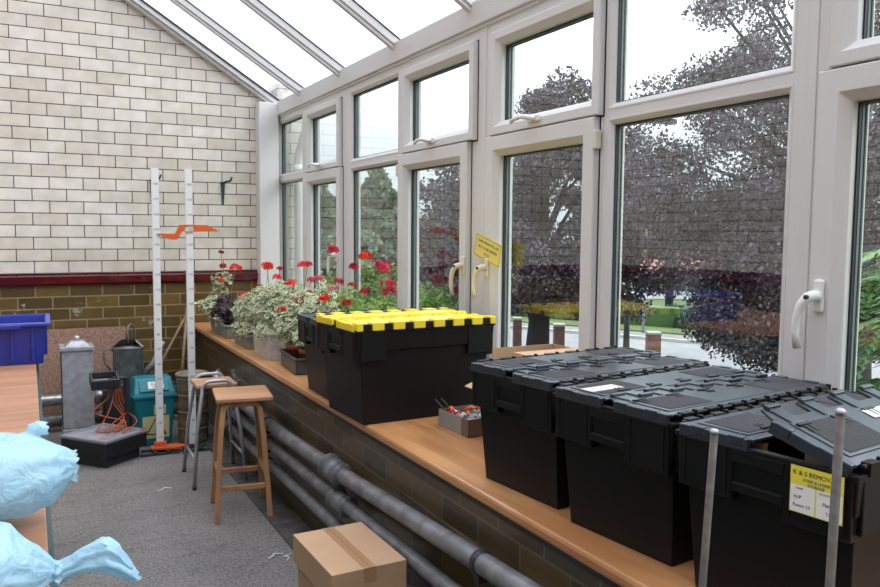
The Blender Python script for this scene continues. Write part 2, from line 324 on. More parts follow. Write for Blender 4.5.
# far wall: brown below the dado, cream above, gable following the roof
def gable(mb, x0, x1, z0, y0, y1):
    P = [(x0, z0), (x1, z0), (x1, roof_z(min(x1, W))+(0.05 if x1 > W else 0)), (x0, roof_z(x0)+.02)]
    mb.prism(P, (y0, y1), lambda u, v, w: (u, w, v))
wf = MB().box((HX-.1, FY, -.12), (1.215, FY+.3, 1.07)).build('wall_far', MT['brown_far']); st(wf, 'brown glazed brick lower part of far end wall')
g = MB(); gable(g, HX-.1, 1.92, 1.07, FY, FY+.3); g.box((1.92, FY, -1), (2.15, FY+.3, 2.75)); g.build('brickwork', MT['cream_far'], wf)
MB().box((1.215, FY, -1), (1.92, FY+.3, 1.07)).build('brickwork', MT['brown_far'], wf)
d = MB()
for z0, z1, t in ((1.064, 1.078, .022), (1.078, 1.143, .034), (1.148, 1.166, .018)): d.box((HX, FY-t, z0), (1.765, FY, z1))
st(d.build('trim_2', MT['dado'], None, .006), 'dark red glazed dado moulding across the far brick wall')
wh = MB().box((HX-.25, BY, -.12), (HX, FY, 1.07)).build('wall_left', MT['brown_shaded']); st(wh, 'house side brick wall opposite the windows')
MB().box((HX-.25, BY, 1.07), (HX, FY, roof_z(HX)+.02)).build('brickwork', MT['cream_side'], wh)
d = MB()
for z0, z1, t in ((1.064, 1.078, .022), (1.078, 1.143, .034), (1.148, 1.166, .018)): d.box((HX, BY, z0), (HX+t, FY-.034, z1))
st(d.build('trim_3', MT['dado'], None, .006), 'dark red glazed dado moulding along the house wall')
wb_ = MB().box((HX-.25, BY-.3, -.12), (1.92, BY, 1.07)).build('wall_back', MT['brown_far']); st(wb_, 'end brick wall behind the viewpoint')
g = MB(); gable(g, HX-.1, 1.92, 1.07, BY-.3, BY); g.build('brickwork', MT['cream_far'], wb_)
st(MB().box((1.215, BY, -1.1), (1.93, FY, SZ-.035)).build('wall_right', MT['brown_shaded']), 'low brown glazed brick wall below the wooden window ledge')
m = MB().box((1.165, BY+.02, SZ-.034), (1.90, FY-.005, SZ)); o = m.build('window_ledge', MT['sill'], None, .010)
tag(o, 'long orange-brown varnished plywood ledge running under the conservatory windows', 'windowsill')
m = MB().box((1.19, BY+.02, SZ-.062), (1.214, FY-.005, SZ-.035)); m.build('under_ledge_strip', MT['dark'], o)  # dark strip directly beneath the ledge

# white corner post
m = MB().box((1.732, 6.53, SZ), (1.90, FY-.002, roof_z(1.9)-.03)); st(m.build('trim_4', MT['upvc'], None, .006), 'white corner post between the brick wall and the windows')

# window wall -----------------------------------------------------------------
ZB, ZF0, ZT0, ZT1, ZF1, ZH = SZ, .80, 1.90, 1.978, 2.396, 2.467     # base, fixed glass bottom, lower glass top, upper glass bottom, upper glass top, head
fn = lambda a, b, dpt: (dpt, a, b)
def glazing(parent, rect, xg=1.948):
    a0, b0, a1, b1 = rect
    MB().box((xg, a0-.004, b0-.004), (xg+.0045, a1+.004, b1+.004)).build('pane', MT['glass'], parent)
    k = MB(); k.ring(rect, [(-.003, xg-.010), (.0045, xg-.010), (.0045, xg-.001), (-.003, xg-.001)], True)
    k.ring(rect, [(-.003, xg+.016), (.006, xg+.016), (.006, xg+.022), (-.003, xg+.022)], True); k.build('gasket', MT['gasket'], parent)
    MB().ring(rect, [(-.003, xg+.0055), (.003, xg+.0055), (.003, xg+.0155), (-.003, xg+.0155)], True).build('spacer', MT['spacer'], parent)
def fixed(parent, rect):
    a0, b0, a1, b1 = rect; R = (a0-.022, b0-.022, a1+.022, b1+.022)
    MB().ring(R, [(-.001, 1.9205), (0, 1.918), (.006, 1.918), (.022, 1.931), (.022, 1.939), (0, 1.939)], True).build('glazing_bead', MT['upvc'], parent)
    MB().ring(R, [(0, 1.972), (.017, 1.972), (.017, 1.988), (0, 1.99)], True).build('outer_bead', MT['upvc'], parent)
    glazing(parent, rect)
def sash(parent, rect, w, handle=None, hy=None, hinge=None, cream=False):
    a0, b0, a1, b1 = rect; R = (a0-w, b0-w, a1+w, b1+w)
    s = MB().ring(R, [(0, 1.932), (0, 1.894), (.004, 1.890), (w-.026, 1.890), (w-.022, 1.894), (w-.004, 1.912), (w, 1.918), (w, 1.937), (w-.028, 1.937), (w-.028, 1.9195), (0, 1.9195)], True).build('sash', MT['upvc'], parent)
    k = MB().ring((R[0]-.007, R[1]-.007, R[2]+.007, R[3]+.007), [(0, 1.9185), (.008, 1.9185), (.008, 1.926), (0, 1.926)], True); k.build('sash_gap_shade', MT['gasket'], s)  # black seal ring, stands in for the shaded gap around the sash
    MB().ring(R, [(w-.03, 1.972), (w-.004, 1.972), (w-.004, 1.99), (w-.03, 1.99)], True).build('outer_bead', MT['upvc'], s)
    glazing(s, rect)
    hm = MT['cream'] if cream else MT['white']
    if handle == 'lever':
        y, z = hy; h = MB().box((1.878, y-.016, z-.045), (1.890, y+.016, z+.045)).build('handle', hm, s, .006)
        L = MB().tube([(1.884, y, z), (1.862, y, z+.002), (1.846, y+.004, z-.002), (1.838, y+.018, z-.022), (1.834, y+.028, z-.06), (1.834, y+.030, z-.10), (1.838, y+.024, z-.142)], [.015, .015, .0145, .0125, .0105, .010, .011], 12)
        L.build('lever', hm, h)
        MB().tube([(1.838, y-.001, z-.001), (1.829, y+.001, z-.001)], .006, 10).build('lock_button', MT['ink'], h)
    if handle == 'flat':
        y, z = hy; h = MB().box((1.878, y-.045, z-.014), (1.890, y+.045, z+.014)).build('handle', hm, s, .005)
        MB().tube([(1.884, y-.01, z), (1.862, y-.008, z), (1.848, y+.006, z+.004), (1.842, y+.04, z+.009), (1.842, y+.085, z+.004), (1.846, y+.115, z-.004)], [.012, .012, .0115, .0095, .009, .009], 12).build('lever', hm, h)
    if hinge:
        for y, z in hinge: MB().box((1.885, y-.010, z-.035), (1.914, y+.010, z+.035)).build('hinge', MT['cream'], s, .004)
# openings: (kind, glass y0, glass y1 lower, upper y0, y1 , frame edges)
frames = [
 # name, frame y-range, list of lights
 (1, 5.905, 6.60, [('fix', 5.97, 6.575)]),
 (2, 4.215+.77, 5.905, [('sash', 5.150, 5.745, 'R')]),
 (3, 4.135, 4.985, [('fix', 4.185, 4.914)]),
 (4, 3.20, 4.135, [('sash', 3.405, 4.025, 'R')]),
 (5, 2.335, 3.20, [('sash', 2.444, 3.055, 'L')]),
 (6, 1.455, 2.335, [('fix', 1.535, 2.287)]),
 (7, .605, 1.455, [('sash', .715, 1.327, 'L')]),
 (8, -.285, .605, [('fix', -.205, .545)]),
 (9, -1.135, -.285, [('sash', -1.025, -.41, 'L')]),
 (10, -2.2, -1.135, [('fix', -2.1, -1.185)]),
]
for n_, y0, y1, lights in frames:
    kind, g0, g1 = lights[0][:3]
    if kind == 'sash':
        wl_, wu = .092, .070
        lo = (g0, ZF0+.055, g1, 1.848); lo_o = (g0-wl_-.004, lo[1]-wl_-.004, g1+wl_+.004, lo[3]+.062)
        up = (g0-.05 if n_ in (4, 5, 7, 9) and lights[0][3] else g0, 2.003, g1-.03 if n_ in (4,) else g1, 2.341)
        if n_ == 4: up = (3.326, 2.003, 4.008, 2.341)
        elif n_ == 5: up = (2.398, 2.003, 3.048, 2.341)
        elif n_ == 7: up = (.665, 2.003, 1.326, 2.341)
        elif n_ == 2: up = (5.145, 2.003, 5.745, 2.341)
        holes = [(g0-.03, lo[1]-.03, g1+.03, lo[3]+.03), (up[0]-.03, up[1]-.02, up[2]+.03, up[3]+.03)]
    else:
        lo = (g0, ZF0, g1, ZT0); up = (g0, ZT1, g1, ZF1)
        holes = [(g0-.0225, lo[1]-.0225, g1+.0225, lo[3]+.0225), (up[0]-.0225, up[1]-.0225, up[2]+.0225, up[3]+.0225)]
    (a0, b0, a1, b1), (c0, d0, c1, d1) = holes
    f = MB(); X0, X1 = 1.92, 1.99
    f.box((X0, y0+.0008, ZB), (X1, y1-.0008, b0)); f.box((X0, y0+.0008, b0), (X1, a0, b1)); f.box((X0, a1, b0), (X1, y1-.0008, b1))
    f.box((X0, y0+.0008, b1), (X1, y1-.0008, d0)); f.box((X0, y0+.0008, d0), (X1, c0, d1)); f.box((X0, c1, d0), (X1, y1-.0008, d1)); f.box((X0, y0+.0008, d1), (X1, y1-.0008, ZH))
    fo = f.build('window_%d' % n_, MT['upvc']); st(fo, 'white plastic framed conservatory window with a smaller light above')
    if kind == 'fix': fixed(fo, lo); fixed(fo, up)
    else:
        side = lights[0][3]
        hy = (g0-.075 if n_ == 4 else g0-.045 if side == 'R' else g1+.052, 1.335)
        hg = [(g1+wl_+.004 if side == 'R' else g0-wl_-.004, 1.85), (g1+wl_+.004 if side == 'R' else g0-wl_-.004, .95)]
        sash(fo, lo, .088, 'lever', hy, hg, cream=(n_ in (4, 5)))
        sash(fo, up, .062, 'flat', ((up[0]+up[2])/2+.02, up[1]-.028))
for i, y in enumerate((3.20, 1.455, -.285)):
    MB().box((1.9165, y-.0155, ZB), (1.9205, y+.0155, ZH)).build('cover_strip', MT['upvc'], bpy.data.objects['window_%d' % (5+2*i)], .002)
# eaves beam and roof
m = MB().box((1.895, BY, ZH+.002), (2.02, FY-.005, 2.585)); m.box((1.908, BY, ZH-.014), (1.99, FY-.12, ZH+.004))
st(m.build('trim_5', MT['upvc2'], None, .006), 'white eaves beam above the windows')
sl = math.atan(.625); Lr = (W-HX)/math.cos(sl)
def roofM(y): return Matrix.Translation((W, y, 2.585)) @ Matrix.Rotation(sl, 4, 'Y') @ Matrix.Rotation(PI, 4, 'Z')
# roof frame: local x runs up the slope
ce = MB(); ce.box((-.09, -FY, .018), (Lr, -BY, .028), roofM(0)); ce = ce.build('ceiling', MT['roofglass']); st(ce, 'sloping glazed conservatory roof')
for y in (5.96, 5.085, 4.19, 3.31, 2.42, 1.53, .64, -.25, -1.14, -2.03):
    b = MB(); b.box((-.02, -.028, -.030), (Lr, .028, .012), roofM(y)); b.box((-.02, -.017, -.050), (Lr, .017, -.028), roofM(y))
    q = b.build('rafter', MT['upvc2'], ce, .004)
    MB().box((-.01, -.033, .0125), (Lr, .033, .0175), roofM(y)).build('gasket', MT['gasket'], q)
q = MB(); q.box((-.02, .0, -.06), (Lr, .055, -.02), roofM(FY)); q.box((-.02, .055, -.035), (Lr, .08, .012), roofM(FY)); r_ = q.build('trim_6', MT['upvc2'], None, .004); st(r_, 'white sloping flashing bar where roof meets far wall')
MB().box((.0, .081, .000), (Lr, .088, .013), roofM(FY)).build('gasket', MT['gasket'], r_)

# outside downpipe and pier
dp = MB().tube([(2.075, 6.53, -1), (2.075, 6.53, 2.05), (2.075, 6.53, 2.13), (2.09, 6.50, 2.2), (2.15, 6.42, 2.5)], .045, 16).tube([(2.075, 6.53, 1.98), (2.075, 6.53, 2.06)], .055, 16).build('downpipe', MT['white'])
tag(dp, 'white plastic downpipe outside against the end brickwork', 'downpipe')

# ------------------------------------------------------------ storage crates on the ledge
CL, CW, CH = .65, .395, .36
def crate_body(m, parent, open_=False):
    b = MB(); lo = (-CL/2+.05, -CW/2+.03, CL/2-.05, CW/2-.03); md = (-CL/2+.02, -CW/2+.014, CL/2-.02, CW/2-.014)
    t = .005; zt = CH-.012
    V = []
    for (x0, y0, x1, y1), z in ((lo, 0), (md, zt), ((md[0]+t, md[1]+t, md[2]-t, md[3]-t), zt), ((lo[0]+t, lo[1]+t, lo[2]-t, lo[3]-t), .006)):
        V += [(x0, y0, z), (x1, y0, z), (x1, y1, z), (x0, y1, z)]
    F = [(0, 3, 2, 1)]+[(i*4+k, i*4+(k+1) % 4, i*4+4+(k+1) % 4, i*4+4+k) for i in range(3) for k in range(4)]+[(12, 13, 14, 15)]
    b.add(V, F)
    body = b.build('crate_body', m, parent, .004)
    r = MB(); z0, z1 = CH-.095, CH-.010
    R = (-CL/2+.006, -CW/2+.004, CL/2-.006, CW/2-.004)
    f3 = lambda a, c, d: (a, c, d)
    r.ring(R, [(.004, z0+.006), (.0, z1-.006), (.0, z1), (.012, z1), (.012, z0+.004)], True, fn=f3)
    r.ring((R[0]-.005, R[1]-.003, R[2]+.005, R[3]+.003), [(0, z1-.012), (0, z1), (.012, z1), (.012, z1-.012)], True, fn=f3)
    for s in (-1, 1):              # end skirts reaching lower, with hand hold between
        for y0, y1, dz in ((-.185, -.055, .135), (.055, .185, .125)):
            xs = sorted((s*(CL/2-.004), s*(CL/2-.036))); r.box((xs[0], y0, CH-dz), (xs[1], y1, CH-.02))
            xs = sorted((s*(CL/2-.001), s*(CL/2-.008))); r.box((xs[0], y0+.012, CH-dz+.012), (xs[1], y0+.018, CH-.02)); r.box((xs[0], y1-.018, CH-dz+.012), (xs[1], y1-.012, CH-.02))
        xs = sorted((s*(CL/2-.002), s*(CL/2-.03))); r.box((xs[0], -.056, CH-.045), (xs[1], .056, CH-.02)); r.box((xs[0], -.056, CH-.105), (xs[1], .056, CH-.085))
        for x0, x1 in ((-.30, -.19), (.19, .30)):
            ys = sorted((s*(CW/2-.003), s*(CW/2-.03))); r.box((x0, ys[0], CH-.125), (x1, ys[1], CH-.02))
    r.build('rim', m, parent, .003)
    for s in (-1, 1):
        xs = sorted((s*(CL/2-.020), s*(CL/2-.034)))
        MB().box((xs[0], -.045, CH-.084), (xs[1], .045, CH-.046)).build('hand_hold', MT['gasket'], parent)
    for s in (-1, 1):
        h = MB(); yy = s*(CW/2-.006)
        h.tube([(-CL/2+.02, yy, CH+.003), (CL/2-.02, yy, CH+.003)], .0048, 8)
        for k in range(7):
            x = -CL/2+.05+k*(CL-.1)/6; h.box((x-.017, yy-.009, CH-.016), (x+.017, yy+.010, CH+.0095))
            h.box((x+.028, yy-.006, CH-.010), (x+.036, yy+.006, CH+.012))
        h.build('hinge_bar', m, parent, .0015)
    return body
def flap(parent, s, tilt, m, teeth=5, patches=True, slots=True, cover=False):
    """half lid hinged on the long side y = s*CW/2; fingers at the middle"""
    hw = CW/2-.018; n = teeth*2; P = [(-CL/2+.012, 0), (CL/2-.012, 0)]; dx = (CL-.05)/n; x = CL/2-.012
    pts = []
    for k in range(n):
        a = CL/2-.025-k*dx; b2 = a-dx; out = (k % 2 == (0 if s > 0 else 1))
        y = hw+(.028 if out else -.012)
        pts += [(a-(.006 if out else 0), y), (b2+(.006 if out else 0), y)]
    P = [(-CL/2+.012, 0), (CL/2-.012, 0), (CL/2-.012, hw-.012)]+pts+[(-CL/2+.012, hw-.012)]
    M = Matrix.Translation((0, s*(CW/2-.014), CH+.002)) @ Matrix.Rotation(s*-tilt, 4, 'X')
    fl = lambda u, v, w: M @ Vector((u, -s*v, w))
    b = MB(); b.prism(P, (-.004, .004), fl)
    # end lips and long lip
    for sx in (-1, 1):
        xs = sorted((sx*(CL/2-.010), sx*(CL/2+.002))); b.add(*boxvf((xs[0], -.0, -.020), (xs[1], hw-.016, .0055), fl))
        for v0 in (.03, .12): b.add(*boxvf((xs[0]-.002, v0, -.012), (xs[1]+.002, v0+.035, .008), fl))
    if cover:
        for k in range(6):
            xa = -CL/2+.05+k*(CL-.1)/6+.020; b.add(*boxvf((xa, -.020, -.016), (xa+(CL-.1)/6-.040, .026, .0125), fl))
        for xa, xb in ((-CL/2+.004, -CL/2+.03), (CL/2-.03, CL/2-.004)): b.add(*boxvf((xa, -.020, -.016), (xb, .026, .0125), fl))
    f = b.build('lid_flap', m, parent, .0025)
    # raised deck and finger ribs
    q = MB(); q.add(*boxvf((-CL/2+.03, .022, .0035), (CL/2-.03, hw-.035, .0065), fl))
    for k in range(n):
        if k % 2 == (0 if s > 0 else 1):
            a = CL/2-.025-k*dx
            q.add(*boxvf((a-dx+.012, hw-.04, .003), (a-.012, hw+.022, .0075), fl))
            q.add(*boxvf((a-dx+.008, hw+.016, -.003), (a-.008, hw+.027, .0125), fl))
    q.build('raised_panel', m, f, .002)
    if patches:
        for x0, x1 in ((-CL/2+.045, -CL/2+.20), (CL/2-.20, CL/2-.045)):
            MB().add(*boxvf((x0, .030, .006), (x1, hw-.045, .0075), fl)).build('grip_patch', MT['patch'], f)
    if slots:
        for k in range(n):
            if k % 2 == (0 if s > 0 else 1):
                a = CL/2-.025-k*dx-dx/2
                MB().add(*boxvf((a-.02, hw-.052, .0066), (a+.02, hw-.044, .0105), fl)).add(*boxvf((a-.008, hw-.075, .0066), (a-.003, hw-.05, .009), fl)).add(*boxvf((a+.006, hw-.075, .0066), (a+.011, hw-.05, .009), fl)).build('latch_slot', MT['gasket'], f)
    return f, fl
def boxvf(a, b, fn):
    x0, y0, z0 = a; x1, y1, z1 = b
    return [fn(*p) for p in ((x0,y0,z0),(x1,y0,z0),(x1,y1,z0),(x0,y1,z0),(x0,y0,z1),(x1,y0,z1),(x1,y1,z1),(x0,y1,z1))], [(0,3,2,1),(4,5,6,7),(0,1,5,4),(1,2,6,5),(2,3,7,6),(3,0,4,7)]
def crate(label, x, y, rz, lidm, tilts=(.0, .0), z=SZ, **kw):
    t = thing('storage_crate', label, 'crate', (x, y, z), rz, 'lidded storage crates on the ledge')
    crate_body(MT['black'], t)
    a = flap(t, 1, tilts[0], lidm, **kw); b = flap(t, -1, tilts[1], lidm, **kw)
    return t, a, b
T, _, _ = crate('black crate with closed black lid, next to the small open box', 1.538, 1.905, .092, MT['blacklid'], (.02, -.018))
T, a_, _ = crate('middle black crate of three, with a faded pink label on its closed lid', 1.548, 1.487, .108, MT['blacklid'], (.0, .0))
MB().add(*boxvf((-.295, .060, .0068), (-.18, .105, .0076), a_[1])).build('label', MT['pinkpaper'], T)
T, _, b_ = crate('nearest black crate, half its lid raised and a yellow removals label on its end', 1.560, 1.062, .118, MT['blacklid'], (.0, .30))
MB().add(*boxvf((-.06, .10, .0078), (.03, .13, .0084), b_[1])).build('label', MT['paper'], T)
# cardboard packed inside, showing in the gap
MB().box((-.26, -.13, .02), (.24, -.06, .352)).box((-.27, .02, .02), (-.255, .15, .35)).build('packed_card', MT['cardin'], T)
# removals label on the end face
LM = Matrix.Translation((-CL/2-.0035, -.124, .300)) @ Matrix.Rotation(-PI/2, 4, 'Z') @ Matrix.Rotation(PI/2, 4, 'X') @ Matrix.Scale(.78, 4)
lab = MB().box((-.064, -.056, 0), (.064, .056, .0009), LM).build('removals_label', MT['yellow2'], T)
MB().box((-.062, -.054, .0008), (-.002, .010, .0014), LM).box((.002, -.054, .0008), (.062, .010, .0014), LM).build('white_panel', MT['paper'], lab)
for s_, sz, px, py in (('K & S REMOVALS', .0155, 0, .040),): textmesh('lettering', s_, sz, LM @ Matrix.Translation((px, py, .0012)), MT['ink'], lab)
for s_, sz, px, py, mm in (('STAFF & HOME', .010, 0, .025, 'inkblue'), ('STORAGE', .0095, .0, .0145, 'inkblue'), ('NAME', .0065, -.052+.012, .003, 'inkblue'), ('LOCATION', .0065, .024, .003, 'inkblue'), ('N.P', .012, -.044, -.018, 'ink'), ('Room 10', .0115, -.034, -.038, 'ink'), ('Flat 2', .0115, .030, -.020, 'ink'), ('Top', .0115, .034, -.040, 'ink')):
    textmesh('lettering', s_, sz, LM @ Matrix.Translation((px, py, .0016)), MT[mm], lab)
T, _, _ = crate('black crate with a bright yellow lid in front of the flowers', 1.425, 3.02, .035, MT['yellow'], (.018, .0), patches=False, slots=False, teeth=5, cover=True)
T.scale = (1, 1.10, 1.10)
T, _, _ = crate('black crate with black lid, behind the yellow lidded one beside the flowers', 1.465, 3.455, -.02, MT['blacklid'], (.0, .0))

# ------------------------------------------------------------ small open box, cartons
t = thing('open_carton', 'small shallow open box full of red and white bits on the ledge', 'box', (1.56, 2.595, SZ), .04)
w_, d_, h_ = .26, .22, .068
m = MB(); m.box((-w_/2, -d_/2, 0), (w_/2, d_/2, .003)); m.box((-w_/2, -d_/2, 0), (w_/2, -d_/2+.003, h_)); m.box((-w_/2, d_/2-.003, 0), (w_/2, d_/2, h_)); m.box((w_/2-.003, -d_/2, 0), (w_/2, d_/2, h_)); m.box((-w_/2, -d_/2, 0), (-w_/2+.003, d_/2, h_))
m.build('tray', MT['browncard'], t)
MB().box((-w_/2-.0012, -d_/2+.05, .001), (-w_/2, d_/2, h_-.001)).build('label', MT['greycard'], t)
rnd = random.Random(3)
for i in range(26):
    x0, y0 = rnd.uniform(-.10, .08), rnd.uniform(-.08, .08); a = rnd.uniform(0, PI); L = rnd.uniform(.02, .05); z0 = .035+rnd.uniform(0, .03)
    mm = [MT['orange'], MT['paper'], MT['pinkpaper'], MT['red'], MT['greycard']][i % 5]
    p = [(x0, y0, z0), (x0+L*.5*math.cos(a), y0+L*.5*math.sin(a), z0+.012), (x0+L*math.cos(a), y0+L*math.sin(a), z0)]
    o = MB().tube(p, .0045+.002*(i % 3), 7).build('scrap', mm, None); o.matrix_world = Matrix.Translation((1.56, 2.595, SZ)) @ Matrix.Rotation(.04, 4, 'Z')
    tag(o, 'small red and white scraps heaped in the shallow open box', 'scrap', 'scraps in the small open box')
MB().box((-.12, -.10, .003), (.12, .10, .042)).build('packing', MT['greycard'], t)
for k, (x, y) in enumerate(((-.11, .085), (-.08, .09))):
    o = MB().tube([(1.56+x, 2.575+y, SZ+.045), (1.56+x-.035, 2.575+y+.055, SZ+.105)], .0028, 8).build('pen', MT['ink'])
    tag(o, ['thin black pen sticking out of the small open box, left one', 'thin black pen sticking out of the small open box, right one'][k], 'pen')
t = thing('cardboard_carton', 'plain cardboard carton with open flap, behind the crates by the window', 'box', (1.668, 2.345, SZ), 0)
m = MB(); X, Y, Z = .14, .125, .335; tk = .004
m.box((-X, -Y, 0), (X, Y, tk)).box((-X, -Y, 0), (X, -Y+tk, Z)).box((-X, Y-tk, 0), (X, Y, Z)).box((-X, -Y, 0), (-X+tk, Y, Z-.09)).box((X-tk, -Y, 0), (X, Y, Z)); m.build('carton_body', MT['card'], t)
Mx = Matrix.Translation((-X, 0, Z-.09)) @ Matrix.Rotation(math.radians(-20), 4, 'Y')
MB().box((-.13, -Y+.01, 0), (0, Y-.01, tk), Mx).build('flap', MT['card'], t)
MB().box((-X+.01, -Y+.004, Z-.002), (X-.01, -Y+.12, Z+.002)).build('flap', MT['card'], t)

# cardboard boxes on the floor
def taped_box(label, c, sx_, sy_, z0, z1, rz, flaps=False):
    t = thing('cardboard_box', label, 'box', (c[0], c[1], z0), rz, None)
    h = z1-z0
    MB().box((-sx_/2, -sy_/2, 0), (sx_/2, sy_/2, h)).build('box_body', MT['card'], t, .002)
    if not flaps:
        MB().box((-.0008, -sy_/2, h-.0005), (.0008, sy_/2, h+.0006)).build('seam', MT['browncard'], t)
        MB().box((-.022, -sy_/2-.0006, h), (.022, sy_/2+.0006, h+.0005)).box((-.022, -sy_/2-.0007, h-.05), (.022, -sy_/2, h+.0004)).build('tape', MT['tape'], t)
    return t
taped_box('taped cardboard box, upper one beside the wall pipes', (.948, 2.465), .265, .385, .31, .412, .02)
taped_box('cardboard box underneath the taped one on the floor by the pipes', (.955, 2.45), .265, .39, 0, .31, -.02, True)

# ------------------------------------------------------------ pipes along the wall
def pipe(name, label, pts, r, fit, m=MT['pipe']):
    o = MB().tube(pts, r, 16).build(name, m); tag(o, label, 'pipe', None)
    for (x, y, z), ln in fit:
        q = MB().tube([(x, y-ln, z), (x, y+ln, z)], r*1.5, 16).tube([(x, y+ln*1.4, z), (x, y+ln*1.8, z)], r*1.75, 16).tube([(x, y-ln*1.8, z), (x, y-ln*1.4, z)], r*1.6, 16)
        q.tube([(x, y, z-r*1.2), (x, y, z-r*2.3)], r*.5, 10).build('coupling', m, o)
    for y in (5.1, 4.2, 1.9, .9):
        zz = np.interp(y, [p[1] for p in pts][::-1], [p[2] for p in pts][::-1])
        MB().box((1.13, y-.015, zz-.055), (1.214, y+.015, zz-.034)).tube([(pts[0][0], y-.012, zz), (pts[0][0], y+.012, zz)], r*1.15, 16).build('bracket', MT['dark'], o)
PX = 1.148
pipe('heating_pipe', 'thick grey heating pipe, uppermost of the three along the low wall', [(PX, 5.40, .42), (PX, 3.9, .438), (PX, 3.1, .468), (PX, 1.7, .545), (PX, .3, .60)], .033, [((PX, 3.12, .467), .045)])
pipe('heating_pipe', 'thick grey heating pipe, middle one of the three along the low wall', [(PX, 5.40, .315), (PX, 3.9, .332), (PX, 3.1, .350), (PX, 1.7, .385), (PX, .3, .42)], .028, [((PX, 3.05, .351), .04)])
pipe('heating_pipe', 'thick grey heating pipe, lowest of the three along the low wall', [(PX, 5.40, .20), (PX, 3.9, .215), (PX, 3.1, .225), (PX, 1.7, .245), (PX, .3, .26)], .027, [])
o = MB().tube([(1.15, 5.41, .42), (1.15, 5.50, .42), (1.16, 5.56, .43), (1.16, 5.58, .47), (1.19, 5.58, .49)], .036, 14).tube([(1.15, 5.42, .42), (1.15, 5.45, .42)], .045, 14).build('pipe_elbow', MT['pipe2'])
tag(o, 'silver elbow joint at the far end of the uppermost pipe', 'pipe')
for z, l in ((.235, 'silver pipe running low along the far wall, upper one'), (.085, 'grey pipe running low along the far wall, near the floor')):
    o = MB().tube([(-1.5, 6.36, z), (1.02, 6.36, z)], .042 if z > .2 else .045, 16).tube([(.42, 6.36, z), (.47, 6.36, z)], .055, 16).build('heating_pipe', MT['pipe2'] if z > .2 else MT['pipe']); tag(o, l, 'pipe')

# ------------------------------------------------------------ wooden stool, steel stool
def leg_frame(pts, wd, th, name, m, parent):
    """flat bent-wood member following pts, wd along x-ish, th along y"""
    b = MB(); n = len(pts); P = [Vector(p) for p in pts]; V = []
    for i, p in enumerate(P):
        tg = (P[min(i+1, n-1)]-P[max(i-1, 0)]).normalized(); yv = Vector((0, 1, 0)); nn = tg.cross(yv).normalized()
        for a, c in ((-1, -1), (1, -1), (1, 1), (-1, 1)): V.append(p+nn*a*wd/2+yv*c*th/2)
    F = [(i*4+k, i*4+(k+1) % 4, i*4+4+(k+1) % 4, i*4+4+k) for i in range(n-1) for k in range(4)]+[(0, 1, 2, 3), (n*4-1, n*4-2, n*4-3, n*4-4)]
    b.add(V, F); return b.build(name, m, parent, .003)
t = thing('wooden_stool', 'tall beech laboratory stool with bentwood legs, in front of the steel legged stool', 'stool', (.972, 4.115, 0), -.14)
SH = .615
for sy in (-1, 1):
    b0 = sy*.165; b1 = sy*.105; xf = .135; xt = .098
    pts = []
    for s, rng in ((-1, range(0, 7)), (1, range(6, -1, -1))):
        for k in rng:
            if k < 4: z = SH*.85*k/3.6; pts.append((s*(xf-(xf-xt)*z/SH), b0+(b1-b0)*z/SH, z))
            else: a = (k-3)/3*PI/2; pts.append((s*(xt-.045+.045*math.cos(a)), b1, SH-.058+.045*math.sin(a)))
    leg_frame(pts, .026, .034, 'leg_frame', MT['stool'], t)
    MB().box((-.115, b0*.86-.009, .155 if sy < 0 else .165), (.115, b0*.86+.009, .183 if sy < 0 else .193)).build('rung', MT['stool'], t, .003)
for sx_ in (-1, 1): MB().box((sx_*.118-.009, -.135, .215), (sx_*.118+.009, .135, .243)).build('rung', MT['stool'], t, .003)
MB().box((-.130, -.150, SH+.002), (.158, .165, SH+.026)).build('seat', MT['stooltop'], t, .006)
t = thing('steel_stool', 'stool with grey steel tube legs and wooden seat, behind the wooden stool', 'stool', (.965, 4.745, 0), -.02)
for sy in (-1, 1):
    y0, y1 = sy*.19, sy*.125; z = .615; pts = []
    for s in (-1, 1):
        q = [(s*.150, y0, .012), (s*.125, (y0+y1)/2, .33), (s*.088, y1*1.02, .56)]+[(s*(.088-.05+.05*math.cos(a)), y1, z-.05+.05*math.sin(a)) for a in (0, .4, .8, 1.2, PI/2)]
        pts += q if s < 0 else q[::-1]
    MB().tube(pts, .0105, 12).build('leg_frame', MT['steel'], t)
    for s in (-1, 1): MB().tube([(s*.150, y0, 0), (s*.150, y0, .02)], .013, 10).build('rubber_foot', MT['dark'], t)
for s in (-1, 1): MB().tube([(s*.138, -.16, .17), (s*.138, .16, .17)], .008, 10).build('rung', MT['steel'], t)
MB().box((-.118, -.120, .572), (.118, .120, .594)).build('seat', MT['stooltop'], t, .005)

# ------------------------------------------------------------ bench, blue crate, bags
t = thing('workbench', 'plywood topped bench with dark teal edge at the left', 'bench', (-.60, 2.2, 0))
MB().box((-.60, -2.4, .872), (.617, 2.12, .900)).build('bench_top', MT['bench'], t, .003)
MB().box((.602, -2.4, 0), (.628, 2.12, .868)).box((-.60, 2.08, 0), (.60, 2.12, .868)).build('side_panel', MT['teal'], t)
t = thing('plastic_crate', 'deep blue plastic storage box standing on the far end of the bench', 'crate', (-.235, 4.05, .9), -.02)
m = MB(); lo = (-.285, -.175, .285, .175); hi = (-.300, -.195, .300, .195); V = []; th = .005; h = .185
for (x0, y0, x1, y1), z in ((lo, 0), (hi, h), ((hi[0]+th, hi[1]+th, hi[2]-th, hi[3]-th), h), ((lo[0]+th, lo[1]+th, lo[2]-th, lo[3]-th), .006)): V += [(x0, y0, z), (x1, y0, z), (x1, y1, z), (x0, y1, z)]
